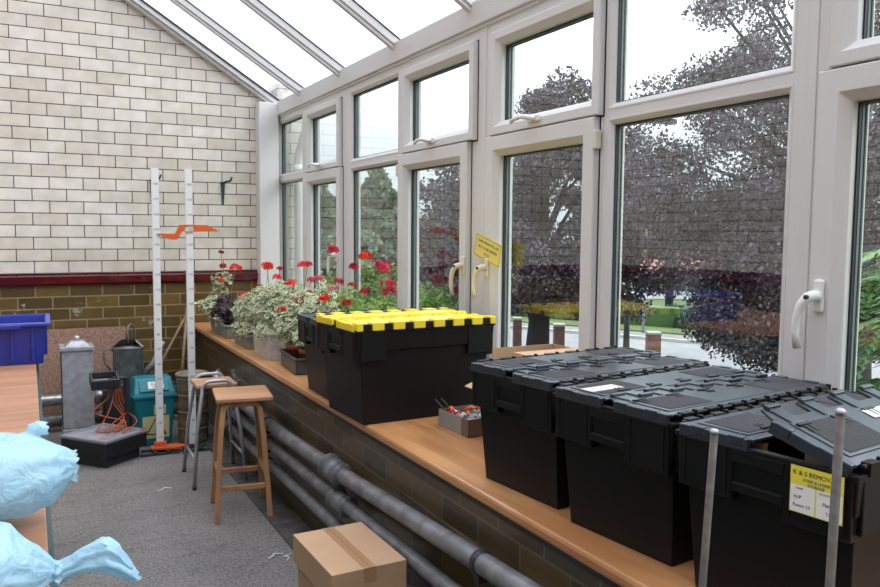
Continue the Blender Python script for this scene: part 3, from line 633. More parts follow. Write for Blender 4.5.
m.add(V, [(0, 3, 2, 1)]+[(i*4+k, i*4+(k+1) % 4, i*4+4+(k+1) % 4, i*4+4+k) for i in range(3) for k in range(4)]+[(12, 13, 14, 15)]); m.build('box_body', MT['blue'], t, .004)
f3 = lambda a, c, d: (a, c, d)
m = MB().ring((hi[0]-.018, hi[1]-.018, hi[2]+.018, hi[3]+.018), [(0, h-.012), (.002, h), (.02, h+.004), (.02, h-.004), (.006, h-.006)], True, fn=f3)
m.box((.10-.3, -.222, h-.022), (.20, -.205, h-.004)); m.build('rim', MT['blue'], t, .002)
m = MB()
for x in (-.20, -.02, .16, .24): MB().box((x, -.197, .02), (x+.012, -.181, h-.01)).build('rib', MT['blue'], t, .002)
for y in (-.10, .09): MB().box((.287, y, .03), (.302, y+.012, h-.01)).build('rib', MT['blue'], t, .002)

from mathutils import noise as mn
def loft_bag(stations, n=44, wr=.12, seed=0, m=None, name='bag', parent=None, squash=None):
    """stations (x, y, z, ry, rz); sections in the plane across x; wrinkled film"""
    S = []; K = 5
    for i in range(len(stations)-1):
        for k in range(K):
            u = k/K; u2 = u*u*(3-2*u); S.append([a+(b-a)*(u*.5+u2*.5) for a, b in zip(stations[i], stations[i+1])])
    S.append(list(stations[-1])); V = []
    for i, (x, y, z, ry, rz) in enumerate(S):
        for k in range(n):
            a = 2*PI*k/n; p = Vector((x*9+seed, math.cos(a)*2.2, math.sin(a)*2.2))
            w = 1+wr*(mn.noise(p)*1.1+.7*abs(mn.noise(p*2.3))+.35*mn.noise(p*5)) + (.10*math.sin(a*7+x*30)+.07*math.sin(a*13+1)) * max(0, 1-ry/.06)
            V.append((x+.01*mn.noise(p*3), y+math.cos(a)*ry*w, max(z+math.sin(a)*rz*w, .9035)))
    F = [(i*n+k, i*n+(k+1) % n, (i+1)*n+(k+1) % n, (i+1)*n+k) for i in range(len(S)-1) for k in range(n)]
    F.append(tuple(range(n)))
    b = MB().add(V, F, 0, True); o = b.build(name, m or MT['bag'], parent); return o
o = loft_bag([(-.50, 1.78, 1.0, .04, .04), (-.42, 1.78, 1.0, .10, .085), (-.25, 1.78, .995, .125, .088), (-.10, 1.77, 1.000, .118, .086), (-.02, 1.76, 1.002, .098, .076), (.025, 1.75, 1.006, .072, .058), (.052, 1.75, 1.012, .044, .038), (.066, 1.75, 1.014, .030, .026), (.076, 1.75, 1.012, .035, .030)], seed=2)
o.name = 'plastic_bag'; tag(o, 'stuffed pale blue plastic bag lying on the bench, farther one', 'bag')
e_ = loft_bag([(-.015, 1.80, 1.060, .02, .014), (-.004, 1.80, 1.080, .016, .015), (.010, 1.80, 1.086, .020, .014), (.024, 1.80, 1.084, .016, .012)], n=20, seed=9, name='tied_ear', parent=o)
MB().lathe([(.001, -.05), (.05, -.04), (.07, 0), (.05, .05), (.001, .06)], 14, (-.12, 1.78, 1.0)).build('contents', MT['bluebagin'], o)
o = loft_bag([(-.42, 1.40, .98, .04, .04), (-.36, 1.40, .985, .10, .08), (-.22, 1.40, .975, .12, .072), (-.10, 1.40, .968, .100, .064), (-.04, 1.40, .960, .075, .054), (-.005, 1.40, .946, .038, .036), (.014, 1.40, .940, .018, .019), (.024, 1.40, .933, .012, .012)], seed=5)
o.name = 'plastic_bag'; tag(o, 'knotted pale blue plastic bag with flaring tail, nearer one on the bench', 'bag')
loft_bag([(.018, 1.40, .931, .012, .014), (.026, 1.40, .932, .018, .019), (.034, 1.40, .936, .012, .013), (.050, 1.40, .941, .016, .014), (.075, 1.395, .951, .022, .020), (.100, 1.39, .954, .028, .026), (.118, 1.385, .944, .026, .025), (.136, 1.38, .925, .020, .016), (.150, 1.38, .908, .010, .006)], n=36, seed=11, wr=.3, name='tied_tail', parent=o)

# ------------------------------------------------------------ things by the far wall
b = MB(); Mx = Matrix.Translation((0, 6.50, 0)) @ Matrix.Rotation(math.radians(-4.5), 4, 'X')
o = MB().box((-.75, -.018, 0), (.66, 0, .742), Mx).build('chipboard_panel', MT['chip']); tag(o, 'speckled brown chipboard panel leaning against the far wall', 'panel')
t = thing('metal_can', 'tall square galvanised metal can with a knobbed lid, against the chipboard', 'can', (.300, 6.06, 0), 0)
MB().box((-.118, -.10, .10), (.085, .10, .655)).build('can_body', MT['galv'], t, .005)
MB().box((-.122, -.104, .0), (.088, .104, .098)).build('base', MT['galv'], t, .005)
MB().box((-.1188, -.101, .10), (-.1178, .101, .655)).build('dark_side_sheet', MT['dark'], t)  # dark sheet covering the whole left side of the can
l_ = MB().box((-.128, -.112, .650), (.093, .108, .678)).frustum((-.095, -.085, .07, .08), (-.055, -.045, .03, .04), .678, .712).build('lid', MT['galv'], t, .004)
MB().lathe([(.008, .712), (.008, .722), (.016, .728), (.014, .742), (.002, .745)], 14, (-.012, 0, 0)).build('knob', MT['white'], l_)
o = MB().box((.455, 5.98, .0), (.80, 6.22, .388)).build('plastic_tub', MT['dark'], None, .01); tag(o, 'black box under the watering can', 'box')
t = thing('watering_can', 'dull galvanised watering can with hoop handle, between the metal can and bin', 'watering can', (.628, 6.08, .3885), 0)
t.scale = (1.08, 1.08, 1.2)
MB().lathe([(.098, 0), (.100, .004), (.098, .10), (.100, .105), (.096, .205), (.100, .212)], 30).build('can_body', MT['galvdark'], t)
m = MB(); V = [(.099*math.cos(a), .099*math.sin(a), .212) for a in np.linspace(-.6, PI*.98, 16)]+[(.05*math.cos(a), .05*math.sin(a), .252) for a in np.linspace(-.6, PI*.98, 16)]
m.add(V, [(i, i+1, 17+i, 16+i) for i in range(15)]); m.build('hood', MT['galv'], t)
m = MB(); m.tube([(.0, -.03, .235), (-.005, -.03, .30), (.0, -.02, .335), (.02, 0, .350), (.04, .02, .335), (.05, .03, .30), (.05, .035, .22)], .006, 8); m.build('hoop_handle', MT['galvdark'], t)
MB().tube([(-.095, 0, .05), (-.15, -.01, .12), (-.155, -.01, .19), (-.12, -.005, .215), (-.095, 0, .19)], .006, 8).build('back_handle', MT['galvdark'], t)
MB().tube([(.085, -.02, .03), (.15, -.03, .10), (.20, -.04, .19), (.225, -.045, .235)], [.022, .018, .013, .012], 12).build('spout', MT['galv'], t)
# overhead projector
t = thing('overhead_projector', 'grey and black overhead projector on the floor before the metal can', 'projector', (.405, 5.43, 0), .68)
MB().box((-.145, -.155, .004), (.145, .155, .075)).build('base', MT['dark'], t, .004)
bd = MB().box((-.175, -.19, .075), (.175, .19, .165)).build('housing', MT['dark'], t, .004)
m = MB()
for k in range(7): m.box((-.17, -.1925, .084+k*.010), (.17, -.190, .088+k*.010)); m.box((-.1775, -.185, .084+k*.010), (-.175, .185, .088+k*.010))
m.build('vents', MT['gasket'], bd)
m = MB().ring((-.18, -.195, .18, .195), [(0, .165), (0, .180), (.005, .185), (.035, .185), (.038, .180), (.038, .165)], True, fn=f3); m.build('top_frame', MT['grey'], t, .002)
MB().box((-.144, -.159, .166), (.144, .159, .179)).build('stage_glass', MT['lens'], t)
MB().box((.12, -.19, .185), (.165, -.172, .190)).build('switch', MT['red'], t)
MB().box((.150, -.05, .18), (.176, -.02, .52)).build('post', MT['dark'], t, .003)
Mx = Matrix.Translation((.16, .17, .50))
MB().tube([(.163, -.035, .51), (.13, .02, .52), (.085, .045, .505)], .011, 10).build('arm', MT['dark'], t)
hd = MB(); Mh = Matrix.Translation((.062, .055, .505)) @ Matrix.Rotation(-.62, 4, 'Z') @ Matrix.Rotation(.35, 4, 'X')
hd.ring((-.085, -.06, .085, .06), [(0, -.03), (-.0, .035), (.012, .038), (.018, .01), (.018, -.03)], True, fn=lambda a, c, d: Mh @ Vector((a, c, d))).box((-.085, -.06, -.032), (.085, .06, -.02), Mh).box((-.06, .06, -.02), (.08, .10, .02), Mh)
hd.build('projection_head', MT['dark'], t, .002)
MB().box((-.062, -.038, -.018), (.062, .038, -.004), Mh).build('mirror', MT['grey'], t)
MB().tube([(.06, .05, .445), (.06, .053, .472)], .03, 14).build('lens', MT['steel'], t)
m = MB()
for k, (dx, dy) in enumerate(((0, 0), (.03, .01), (-.02, .0), (.05, .02))):
    P = [(.50+dx, 5.55, .47), (.47+dx*1.8, 5.53, .38), (.44+dx*2.5+.05*math.sin(k*2), 5.50, .30), (.40+.07*k, 5.48, .235-.005*k), (.36+.05*k, 5.43-.03*k, .192), (.45+.03*k, 5.44, .193), (.55-.01*k, 5.52, .27), (.53-.02*k, 5.55, .36), (.51, 5.57, .46)]
    Q = []
    for i in range(len(P)-1):
        p0, p1, p2, p3 = [Vector(P[max(0, min(len(P)-1, j))]) for j in (i-1, i, i+1, i+2)]
        for u in (0, .25, .5, .75): Q.append(.5*((2*p1)+(p2-p0)*u+(2*p0-5*p1+4*p2-p3)*u*u+(-p0+3*p1-3*p2+p3)*u**3))
    Q.append(Vector(P[-1])); m.tube(Q, .0042, 7)
tag(m.build('electric_cord', MT['cord']), 'tangled orange electric cord hanging from the projector head', 'cord')
# swing bin
t = thing('swing_bin', 'teal plastic swing top bin with pale yellow labels', 'bin', (.742, 5.74, 0), .04)
t.scale = (.94, 1, 1)
MB().frustum((-.115, -.10, .115, .10), (-.145, -.125, .145, .125), 0, .345).build('bin_body', MT['aqua'], t, .014)
MB().box((-.158, -.138, .335), (.158, .138, .365)).build('rim', MT['aqua'], t, .008)
m = MB(); m.frustum((-.152, -.132, .152, .132), (-.125, -.05, .130, .09), .365, .470); m.build('lid', MT['aqua'], t, .012)
a = math.atan2(.105, .082); Mx = Matrix.Translation((0, -.091-.003, .4175)) @ Matrix.Rotation(a, 4, 'X')
MB().box((-.105, -.045, .002), (.105, .045, .010), Mx).build('swing_flap', MT['aqua'], t, .004)
lb = MB().box((-.045, -.026, .010), (.065, .030, .0112), Mx).build('label', MT['paper'], t)
textmesh('lettering', 'GLASS', .026, Mx @ Matrix.Translation((.01, .010, .0115)), MT['ink'], lb); textmesh('lettering', 'ONLY', .020, Mx @ Matrix.Translation((.01, -.014, .0115)), MT['red'], lb)
ta = math.atan2(.025, .345); Mb = Matrix.Translation((0, -.1015, 0)) @ Matrix.Rotation(PI/2+ta, 4, 'X')
lb = MB().box((-.01, .225, 0), (.075, .290, .0022), Mb).build('label', MT['paleyellow'], t)
textmesh('lettering', 'GLASS', .022, Mb @ Matrix.Translation((.032, .272, .0026)), MT['ink'], lb); textmesh('lettering', 'BIN', .022, Mb @ Matrix.Translation((.032, .243, .0026)), MT['ink'], lb)
lb = MB().box((-.09, .055, 0), (.098, .212, .0022), Mb).build('label', MT['paleyellow'], t)
m = MB(); A, B, D = (-.062, .085), (.075, .080), (.003, .195)
for p, q in ((A, B), (B, D), (D, A)): m.tube([Mb @ Vector((*p, .0028)), Mb @ Vector((*q, .0028))], .0038, 6)
m.build('warning_triangle', MT['ink'], lb)
# crock stack
t = thing('clay_crocks', 'stack of brown glazed clay crocks behind the white staffs', 'pot', (1.000, 5.63, 0))
t.scale = (.84, .84, 1)
pr_ = [(.112, 0)]
for k in range(4):
    z = k*.118; R_ = .118+.002*k; pr_ += [(R_, z+.004), (R_+.004, z+.05), (R_+.002, z+.100), (R_+.010, z+.106), (R_+.010, z+.114), (R_-.002, z+.118)]
pr_ += [(.108, .472), (.104, .40)]
MB().lathe(pr_, 34).build('crock_wall', MT['crock'], t)
MB().lathe([(.110, .474), (.136, .478), (.138, .492), (.128, .498), (.112, .495), (.106, .478)], 34).build('rim', MT['crockr'], t)
# white measuring staffs
def staff(label, x, y, y_top, slider=None, base=True):
    t = thing('measuring_staff', label, 'measuring staff', (x, y, 0), -.05, 'upright white measuring staffs')
    lean = math.atan2(y_top, 1.9); R_ = Matrix.Rotation(0, 4, 'X')
    MB().box((-.024, -.005, .035), (.024, .005, 1.905)).build('rule', MT['white'], t, .0015)
    m = MB()
    for k in range(4, 190):
        w2 = .012 if k % 10 == 0 else (.008 if k % 5 == 0 else .005)
        m.box((-.024, -.0056, k*.01-.0007), (-.024+w2, -.0049, k*.01+.0007))
    m.build('graduations', MT['inkblue'], t)
    for k in range(1, 19): textmesh('numeral', str(k*10), .022, Matrix.Translation((.004, -.0054, k*.1+.0)) @ Matrix.Rotation(PI/2, 4, 'X'), MT['inkblue'], t)
    if slider:
        z = slider; F_ = lambda u, v, w: (u, w, v)
        m = MB(); m.prism([(-.028, z+.028), (-.062, z+.028), (-.092, z-.032), (-.205, z-.030), (-.145, z-.066), (-.115, z-.071), (-.078, z-.071), (-.046, z-.018), (-.028, z-.014)], (-.010, .004), F_)
        m.prism([(.028, z+.028), (.115, z+.028), (.200, z-.014), (.028, z-.018)], (-.010, .004), F_)
        m.prism([(-.03, z+.022), (.03, z+.022), (.03, z+.030), (-.03, z+.030)], (-.014, .008), F_).prism([(-.03, z-.02), (.03, z-.02), (.03, z-.014), (-.03, z-.014)], (-.014, .008), F_)
        m.build('pointer', MT['orange'], t, .0015)
    if base:
        F_ = lambda u, v, w: (u, v, w)
        MB().prism([(-.06, -.05), (.10, -.075), (.19, -.04), (.10, .02), (-.06, .02)], (.028, .044), F_).box((-.04, -.03, .044), (.04, -.0065, .075)).build('bracket', MT['orange'], t, .002)
    MB().box((-.13 if base else -.075, -.09, .0), (.12, -.055, .014)).box((-.12 if base else -.07, .02, .0), (.12, .05, .014)).box((-.055, -.09, .0), (-.02, .05, .026)).box((.03, -.09, 0), (.06, .05, .026)).build('foot', MT['dark'], t, .003)
staff('white measuring staff standing in an orange bracket, left one, in front of the bin', .752, 5.46, 0)
staff('white measuring staff with orange pointer arms across it, right one', .962, 5.44, 0, 1.505, False)
# sticks
for nm, lb_, a, b2, r_ in (('wooden_pole', 'long thin wooden pole leaning in the corner, lower left one', (.76, 6.46, .16), (1.13, 6.60, .80), .010), ('wooden_stick', 'short bare wooden handle leaning against the end of the window ledge', (1.02, 6.18, .36), (1.14, 6.60, .86), .013)):
    o = MB().tube([a, b2], r_, 10).build(nm, MT['bare']); tag(o, lb_, 'pole')
# hooks
for x, l in ((1.452, 'dark green iron hook on the cream bricks, right one near the corner post'), (.895, 'dark green iron hook on the cream bricks, left one behind the staffs')):
    t = thing('wall_hook', l, 'hook', (x, FY, 1.90))
    b = MB(); b.add([(-.018, 0, .0), (.018, 0, .0), (.006, 0, -.19), (-.006, 0, -.19), (-.018, -.016, .0), (.018, -.016, .0), (.006, -.010, -.19), (-.006, -.010, -.19)], [(0, 1, 2, 3), (7, 6, 5, 4), (0, 4, 5, 1), (1, 5, 6, 2), (2, 6, 7, 3), (3, 7, 4, 0)])
    b.build('back_plate', MT['hook'], t); MB().tube([(0, -.012, -.01), (.02, -.05, .0), (.045, -.09, .005), (.055, -.10, .035)], .009, 8).build('hook_arm', MT['hook'], t)
# poles in the foreground
for l, p0, p1 in (('weathered steel rod standing upright before the middle crates', (.89, .875, 0), (.955, .872, 1.185)), ('weathered steel rod standing upright before the yellow removals label', (.925, .655, 0), (.955, .658, 1.262))):
    t = thing('steel_rod', l, 'rod', p0)
    d_ = Vector(p1)-Vector(p0); MB().tube([(0, 0, 0), d_], .0062, 14).build('shaft', MT['pole'], t); MB().tube([d_, d_+Vector((0, 0, .004)), d_+Vector((0, 0, .007))], [.0072, .0066, .004], 14).build('cap', MT['steel'], t)
# litter on the floor
for k, (x, y, a) in enumerate(((.93, 3.42, .3), (1.0, 3.36, 1.0), (.80, 2.75, 1.6), (.62, 4.62, .2))):
    o = MB().tube([(x, y, .004), (x+.03*math.cos(a), y+.03*math.sin(a), .010), (x+.055*math.cos(a+.6), y+.055*math.sin(a+.6), .004), (x+.08*math.cos(a), y+.08*math.sin(a), .004)], .0035, 6).build('paper_scrap', MT['paper'])
    tag(o, ['torn white paper scrap on the floor near the wooden stool', 'small white paper scrap on the floor nearest the pipes', 'white thread of paper on the floor near the cardboard boxes', 'pale paper scrap on the floor by the steel stool'][k], 'paper')
# sign taped across the frame
Ms = Matrix.Translation((1.886, 3.102, 1.417)) @ Matrix.Rotation(-PI/2, 4, 'Z') @ Matrix.Rotation(PI/2, 4, 'X') @ Matrix.Rotation(-.25, 4, 'Z')
t = MB().box((-.118, -.055, -.0006), (.118, .055, .0006), Ms).build('window_notice', MT['signy']); tag(t, 'yellow notice card hung askew on the window frame above a handle', 'sign')
MB().ring((-.112, -.049, .112, .049), [(0, .0008), (.002, .0008), (.002, .0011), (0, .0011)], True, fn=lambda a, c, d: Ms @ Vector((a, c, d))).build('printed_border', MT['ink'], t)
for k, s_ in enumerate(('THESE WINDOWS ARE', 'NOT TO BE OPENED', 'FULLY')): textmesh('lettering', s_, .0185, Ms @ Matrix.Translation((0, .026-.026*k, .0009)), MT['ink'], t)

# ------------------------------------------------------------ flowers along the ledge
rng = np.random.default_rng(5)
def leaves(P, N, size, inner=.62, fold=.25, wob=.3):
    """round two-tone leaves: centres P, normals N; returns V, F, material index"""
    V = []; F = []; mi = []
    K = 6
    for p, nrm, s in zip(P, N, size):
        nv = Vector(nrm).normalized(); u = nv.orthogonal().normalized(); u.rotate(Matrix.Rotation(rng.uniform(0, 6.28), 3, nv)); w = nv.cross(u); o = len(V)
        for rr in (inner, 1.0):
            for k in range(K):
                a = 2*PI*k/K; q = rr*s*(1+wob*.4*rng.uniform(-1, 1)*(rr == 1))
                V.append(Vector(p)+u*math.cos(a)*q*1.15+w*math.sin(a)*q*.62+nv*(-fold*s*(rr*rr)*(.5+.5*math.cos(2*a))))
        F.append(tuple(o+k for k in range(K))); mi.append(0)
        for k in range(K): F.append((o+k, o+(k+1) % K, o+K+(k+1) % K, o+K+k)); mi.append(1)
    return [tuple(v) for v in V], F, mi
def flower_head(parent, p, r, m, base, n=13):
    V = []; F = []
    for i in range(n):
        d = Vector((rng.normal(), rng.normal(), abs(rng.normal())*.8+.05)).normalized(); c = Vector(p)+Vector((d.x*r, d.y*r, d.z*r*.75))*rng.uniform(.6, 1.25)
        u = d.orthogonal().normalized(); w = d.cross(u); a0 = rng.uniform(0, 6)
        for k in range(5):
            a = a0+k*2*PI/5; b1, b2 = a-.5, a+.5; s = .007+.2*r; o = len(V)
            V += [c-d*.003, c+(u*math.cos(b1)+w*math.sin(b1))*s+d*.002, c+(u*math.cos(a)+w*math.sin(a))*s*1.25, c+(u*math.cos(b2)+w*math.sin(b2))*s+d*.002]; F.append((o, o+1, o+2, o+3))
    fast_mesh('flower_head', [tuple(v) for v in V], F, m, parent)
    q = Vector(p); b = Vector(base); mid = (q+b)/2+Vector((rng.uniform(-.02, .02), rng.uniform(-.02, .02), .02))
    MB().tube([b, mid, q], .0022, 6).build('flower_stem', MT['stem'], parent)
def container(kind, t, L, Wd, h, m):
    if kind == 'trough':
        b = MB(); lo = (-Wd/2+.012, -L/2+.012, Wd/2-.012, L/2-.012); hi = (-Wd/2, -L/2, Wd/2, L/2); V = []; th = .004
        for (x0, y0, x1, y1), z in ((lo, 0), (hi, h), ((hi[0]+th, hi[1]+th, hi[2]-th, hi[3]-th), h), ((lo[0]+th, lo[1]+th, lo[2]-th, lo[3]-th), .005)): V += [(x0, y0, z), (x1, y0, z), (x1, y1, z), (x0, y1, z)]
        b.add(V, [(0, 3, 2, 1)]+[(i*4+k, i*4+(k+1) % 4, i*4+4+(k+1) % 4, i*4+4+k) for i in range(3) for k in range(4)]+[(12, 13, 14, 15)])
        b.ring((hi[0]-.006, hi[1]-.006, hi[2]+.006, hi[3]+.006), [(0, h-.014), (0, h), (.008, h), (.008, h-.014)], True, fn=f3)
        b.build('trough', m, t, .003); MB().box((-Wd/2+.008, -L/2+.008, h-.03), (Wd/2-.008, L/2-.008, h-.012)).build('soil', MT['soil'], t)
    else:
        MB().lathe([(Wd*.36, 0), (Wd*.47, h*.78), (Wd*.50, h*.78), (Wd*.51, h), (Wd*.46, h), (Wd*.44, h*.85)], 24).build('pot', m, t)
        MB().lathe([(Wd*.42, h*.80), (Wd*.42, h*.86)], 20).build('soil', MT['soil'], t)
def plant(name, label, c, kind, L, Wd, h, pm, blobs, nl, lsz, lm, heads, rz=0, z=SZ, extra=None):
    """blobs: (dx, dy, dz, rx, ry, rz) foliage masses relative to the plant base"""
    t = thing(name, label, 'plant', (c[0], c[1], z), rz, None)
    if kind: container(kind, t, L, Wd, h, pm)
    P = []; N = []; S = []; st_ = MB()
    for (dx, dy, dz, rx, ry, rz_) in blobs:
        vol = nl*(rx*ry*rz_)/sum(b[3]*b[4]*b[5] for b in blobs)
        for i in range(int(vol*1.9)):
            d = rng.normal(size=3); d /= np.linalg.norm(d); q = rng.uniform(.45, 1.0)**.5
            p = np.array([dx, dy, dz])+d*q*np.array([rx, ry, rz_])
            if c[0]+p[0] > 1.87: continue
            if p[2] < .012: continue
            P.append(p); N.append(d*.5+np.array([-.25, -.25, .75])+rng.normal(size=3)*.35); S.append(lsz*.86*rng.uniform(.55, 1.2))
            if i % 14 == 0: st_.tube([(dx*.6+p[0]*.1, dy*.7+p[1]*.15, h*.8), ((dx+p[0])/2, (dy+p[1])/2, (h+p[2])/2), tuple(p)], .0022, 5, caps=False)
    V, F, mi = leaves(P, N, S)
    fast_mesh('foliage', V, F, lm, t, mi)
    if st_.v: st_.build('stems', MT['stem'], t)
    if extra:
        P2 = []; N2 = []; S2 = []
        for (dx, dy, dz, rx, ry, rz_, n2) in extra[1]:
            for i in range(n2):
                d = rng.normal(size=3); d /= np.linalg.norm(d); P2.append(np.array([dx, dy, dz])+d*rng.uniform(.5, 1)*np.array([rx, ry, rz_])); N2.append(d*.4+np.array([-.2, -.2, .8])+rng.normal(size=3)*.4); S2.append(lsz*rng.uniform(.6, 1.3))
        V, F, mi = leaves(P2, N2, S2); fast_mesh(extra[2], V, F, extra[0], t, mi)
    for (x, y, zz, r, m) in heads:
        flower_head(t, (x-c[0], y-c[1], zz-z), r, MT[m], ((x-c[0])*.5, (y-c[1])*.6, h+.02))
    return t
VG = [MT['lgreen'], MT['lcream']]; BG = [MT['lbright'], MT['lbright']]; PU = [MT['lpurple'], MT['lpurple']]; BR = [MT['lbrown'], MT['lcream']]
plant('geranium_trough', 'grey-green trough at the far end with purple leaves and one tall variegated stem', (1.29, 5.80), 'trough', .56, .15, .10, MT['troughg'], [(-.02, .02, .19, .12, .24, .10)], 150, .030, PU,
      [(1.30, 6.03, 1.33, .018, 'petald'), (1.30, 5.97, 1.225, .026, 'petald'), (1.26, 5.86, 1.125, .018, 'petalr'), (1.33, 5.72, 1.22, .042, 'petalr'), (1.36, 5.3, 1.06, .030, 'petald')],
      extra=(VG, [(-.07, -.05, .13, .04, .10, .04, 30), (-.02, .18, .30, .06, .06, .17, 60), (-.10, .08, .22, .09, .12, .08, 60), (0.02, .10, .42, .03, .03, .05, 12)], 'variegated_foliage'))
plant('geranium_trough', 'short grey trough second from the far end, pale leaves with dry brown ones', (1.30, 5.16), 'trough', .40, .15, .095, MT['troughg'], [(.02, .02, .23, .13, .22, .13), (.05, -.1, .28, .12, .14, .13), (-.07, .0, .12, .05, .18, .06)], 400, .024, VG,
      [(1.30, 5.28, 1.055, .032, 'petalr'), (1.50, 5.45, 1.235, .036, 'petalr'), (1.45, 5.05, 1.185, .032, 'petalr'), (1.36, 5.14, 1.12, .024, 'petald')],
      extra=(BR, [(-.03, -.08, .13, .07, .12, .04, 40)], 'dry_leaves'))
plant('geranium_trough', 'deep off-white trough third along, overflowing with variegated geraniums', (1.31, 4.68), 'trough', .38, .15, .165, MT['troughw'], [(.0, .02, .28, .12, .20, .12), (.04, -.05, .36, .12, .14, .11), (-.07, -.04, .17, .05, .14, .06)], 460, .023, VG,
      [(1.35, 4.84, 1.10, .040, 'petalr'), (1.31, 4.83, 1.015, .026, 'petalr'), (1.40, 4.6, 1.165, .034, 'petalr'), (1.43, 4.66, 1.175, .030, 'petalr'), (1.30, 4.43, 1.035, .026, 'petalr')],
      extra=(BR, [(-.03, -.05, .18, .06, .12, .04, 26)], 'dry_leaves'))
t = thing('plant_tray', 'low dark rectangular tray holding two terracotta pots beside the crates', 'tray', (1.355, 4.165, SZ), -.08)
b = MB(); b.frustum((-.09, -.18, .09, .18), (-.105, -.195, .105, .195), 0, .004); 
for a_1, a_2 in (((-.1, -.19), (-.094, .19)), ((.094, -.19), (.1, .19)), ((-.1, -.19), (.1, -.184)), ((-.1, .184), (.1, .19))): b.box((*a_1, .003), (*a_2, .088))
b.ring((-.108, -.198, .108, .198), [(0, .078), (0, .09), (.012, .09), (.012, .078)], True, fn=f3); b.build('tray_body', MT['troughd'], t, .003)
plant('potted_geranium', 'terracotta pot of variegated geranium in the dark tray, farther one', (1.345, 4.26), 'pot', 0, .145, .125, MT['terra'], [(-.02, .02, .22, .11, .13, .11), (.03, .0, .34, .10, .10, .09)], 300, .022, VG, [(1.40, 4.43, 1.085, .034, 'petald'), (1.45, 4.4, 1.12, .032, 'petald')], z=SZ+.0045)
plant('potted_geranium', 'terracotta pot of variegated geranium in the dark tray, nearer one', (1.365, 4.08), 'pot', 0, .145, .118, MT['terra'], [(.0, -.02, .19, .11, .13, .08), (.04, .0, .30, .11, .11, .10)], 300, .021, VG, [(1.40, 3.99, 1.13, .028, 'petalr'), (1.42, 4.02, 1.13, .024, 'petalr')], z=SZ+.0045)
bk = [
 ('pot of pale geranium by the window nearest the white corner post', (1.62, 5.75), VG, [(.0, .0, .26, .15, .18, .12)], [(1.50, 5.48, 1.25, .034, 'petalr'), (1.62, 5.58, 1.22, .020, 'petald')], 170),
 ('pot of pale geranium by the window with crimson heads low down', (1.64, 5.22), VG, [(.0, .0, .28, .15, .18, .13)], [(1.60, 4.95, 1.27, .036, 'petalr'), (1.60, 4.87, 1.28, .024, 'petald'), (1.6, 4.80, 1.18, .026, 'petald')], 190),
 ('pot of geranium by the window with one tall dark red head near a handle', (1.65, 4.76), VG, [(.0, .0, .30, .15, .16, .15)], [(1.65, 4.56, 1.375, .050, 'petald'), (1.55, 4.52, 1.205, .034, 'petalp'), (1.58, 4.36, 1.15, .034, 'petalp'), (1.60, 4.30, 1.20, .028, 'petald')], 210),
 ('pot of bright green geranium by the window with scarlet head on a long stem', (1.65, 4.33), BG, [(.0, .0, .27, .14, .14, .12), (.0, -.1, .36, .08, .10, .10)], [(1.70, 4.12, 1.35, .044, 'petalr'), (1.66, 4.20, 1.29, .028, 'petald'), (1.55, 4.05, 1.10, .03, 'petald'), (1.68, 4.28, 1.18, .026, 'petald')], 190),
 ('pot of geranium by the window nearest the crates, crimson and pink heads', (1.66, 3.93), BG, [(.0, .0, .25, .13, .14, .11), (.02, -.05, .34, .10, .10, .08)], [(1.70, 3.91, 1.305, .046, 'petald'), (1.70, 3.86, 1.285, .034, 'petald'), (1.70, 3.80, 1.215, .040, 'petald'), (1.70, 3.79, 1.175, .036, 'petald'), (1.60, 3.90, 1.17, .026, 'petald')], 180)]
for l, c, lm, bl, hs, n_ in bk: plant('potted_geranium', l, c, 'pot', 0, .17, .15, MT['terra'] if c[1] < 5 else MT['troughd'], bl, n_, .024, lm, hs)

# ------------------------------------------------------------ outdoors
def leafcloud(name, centres, radii, n_per, size, m, parent=None, squash=.8, droop=0.0, elong=1.3, seed=1):
    g = np.random.default_rng(seed); n = len(centres)*n_per
    c = np.repeat(np.array(centres), n_per, 0); r = np.repeat(np.array(radii), n_per)
    d = g.normal(size=(n, 3)); d /= np.linalg.norm(d, axis=1)[:, None]; q = g.uniform(.1, 1, n)**.6
    p = c+d*(q*r)[:, None]*np.array([1, 1, squash]); 
    u = g.normal(size=(n, 3)); u[:, 2] -= droop; u /= np.linalg.norm(u, axis=1)[:, None]
    w = np.cross(u, g.normal(size=(n, 3))); w /= np.linalg.norm(w, axis=1)[:, None]
    s = size*g.uniform(.6, 1.3, n)[:, None]
    V = np.stack([p-u*s*.5*elong, p+w*s*.42, p+u*s*.5*elong, p-w*s*.42], 1).reshape(-1, 3)
    F = np.arange(n*4).reshape(-1, 4)
    return fast_mesh(name, V, F, m, parent)
def tree(label, base, h, branches, n_per, lsz, rad, seed, name='beech_tree', trunk_r=.2, m='beech', skirt=None, nb=40, keep=None):
    t = thing(name, label, 'tree', base); g = random.Random(seed)
    MB().tube([(0, 0, 0), (.05, 0, h*.25), (0, .1, h*.5), (0, 0, h*.85)], [trunk_r*1.25, trunk_r, trunk_r*.75, trunk_r*.25], 14).build('trunk', MT['bark'], t)
    return t
def crown(t, cs, rs, n_per, lsz, m, seed, droop=.4):
    b = MB()
    for i, c in enumerate(cs):
        if i % 5 == 0:
            c = Vector(c); s = Vector((0, 0, max(1.0, c.z*.55))); mid = (s+c)/2+Vector((0, 0, .35)); b.tube([s, mid, c], [.05, .03, .012], 6)
    b.build('branches', MT['bark'], t)
    leafcloud('crown', cs, rs, n_per, lsz, MT[m], t, .75, droop, seed=seed)
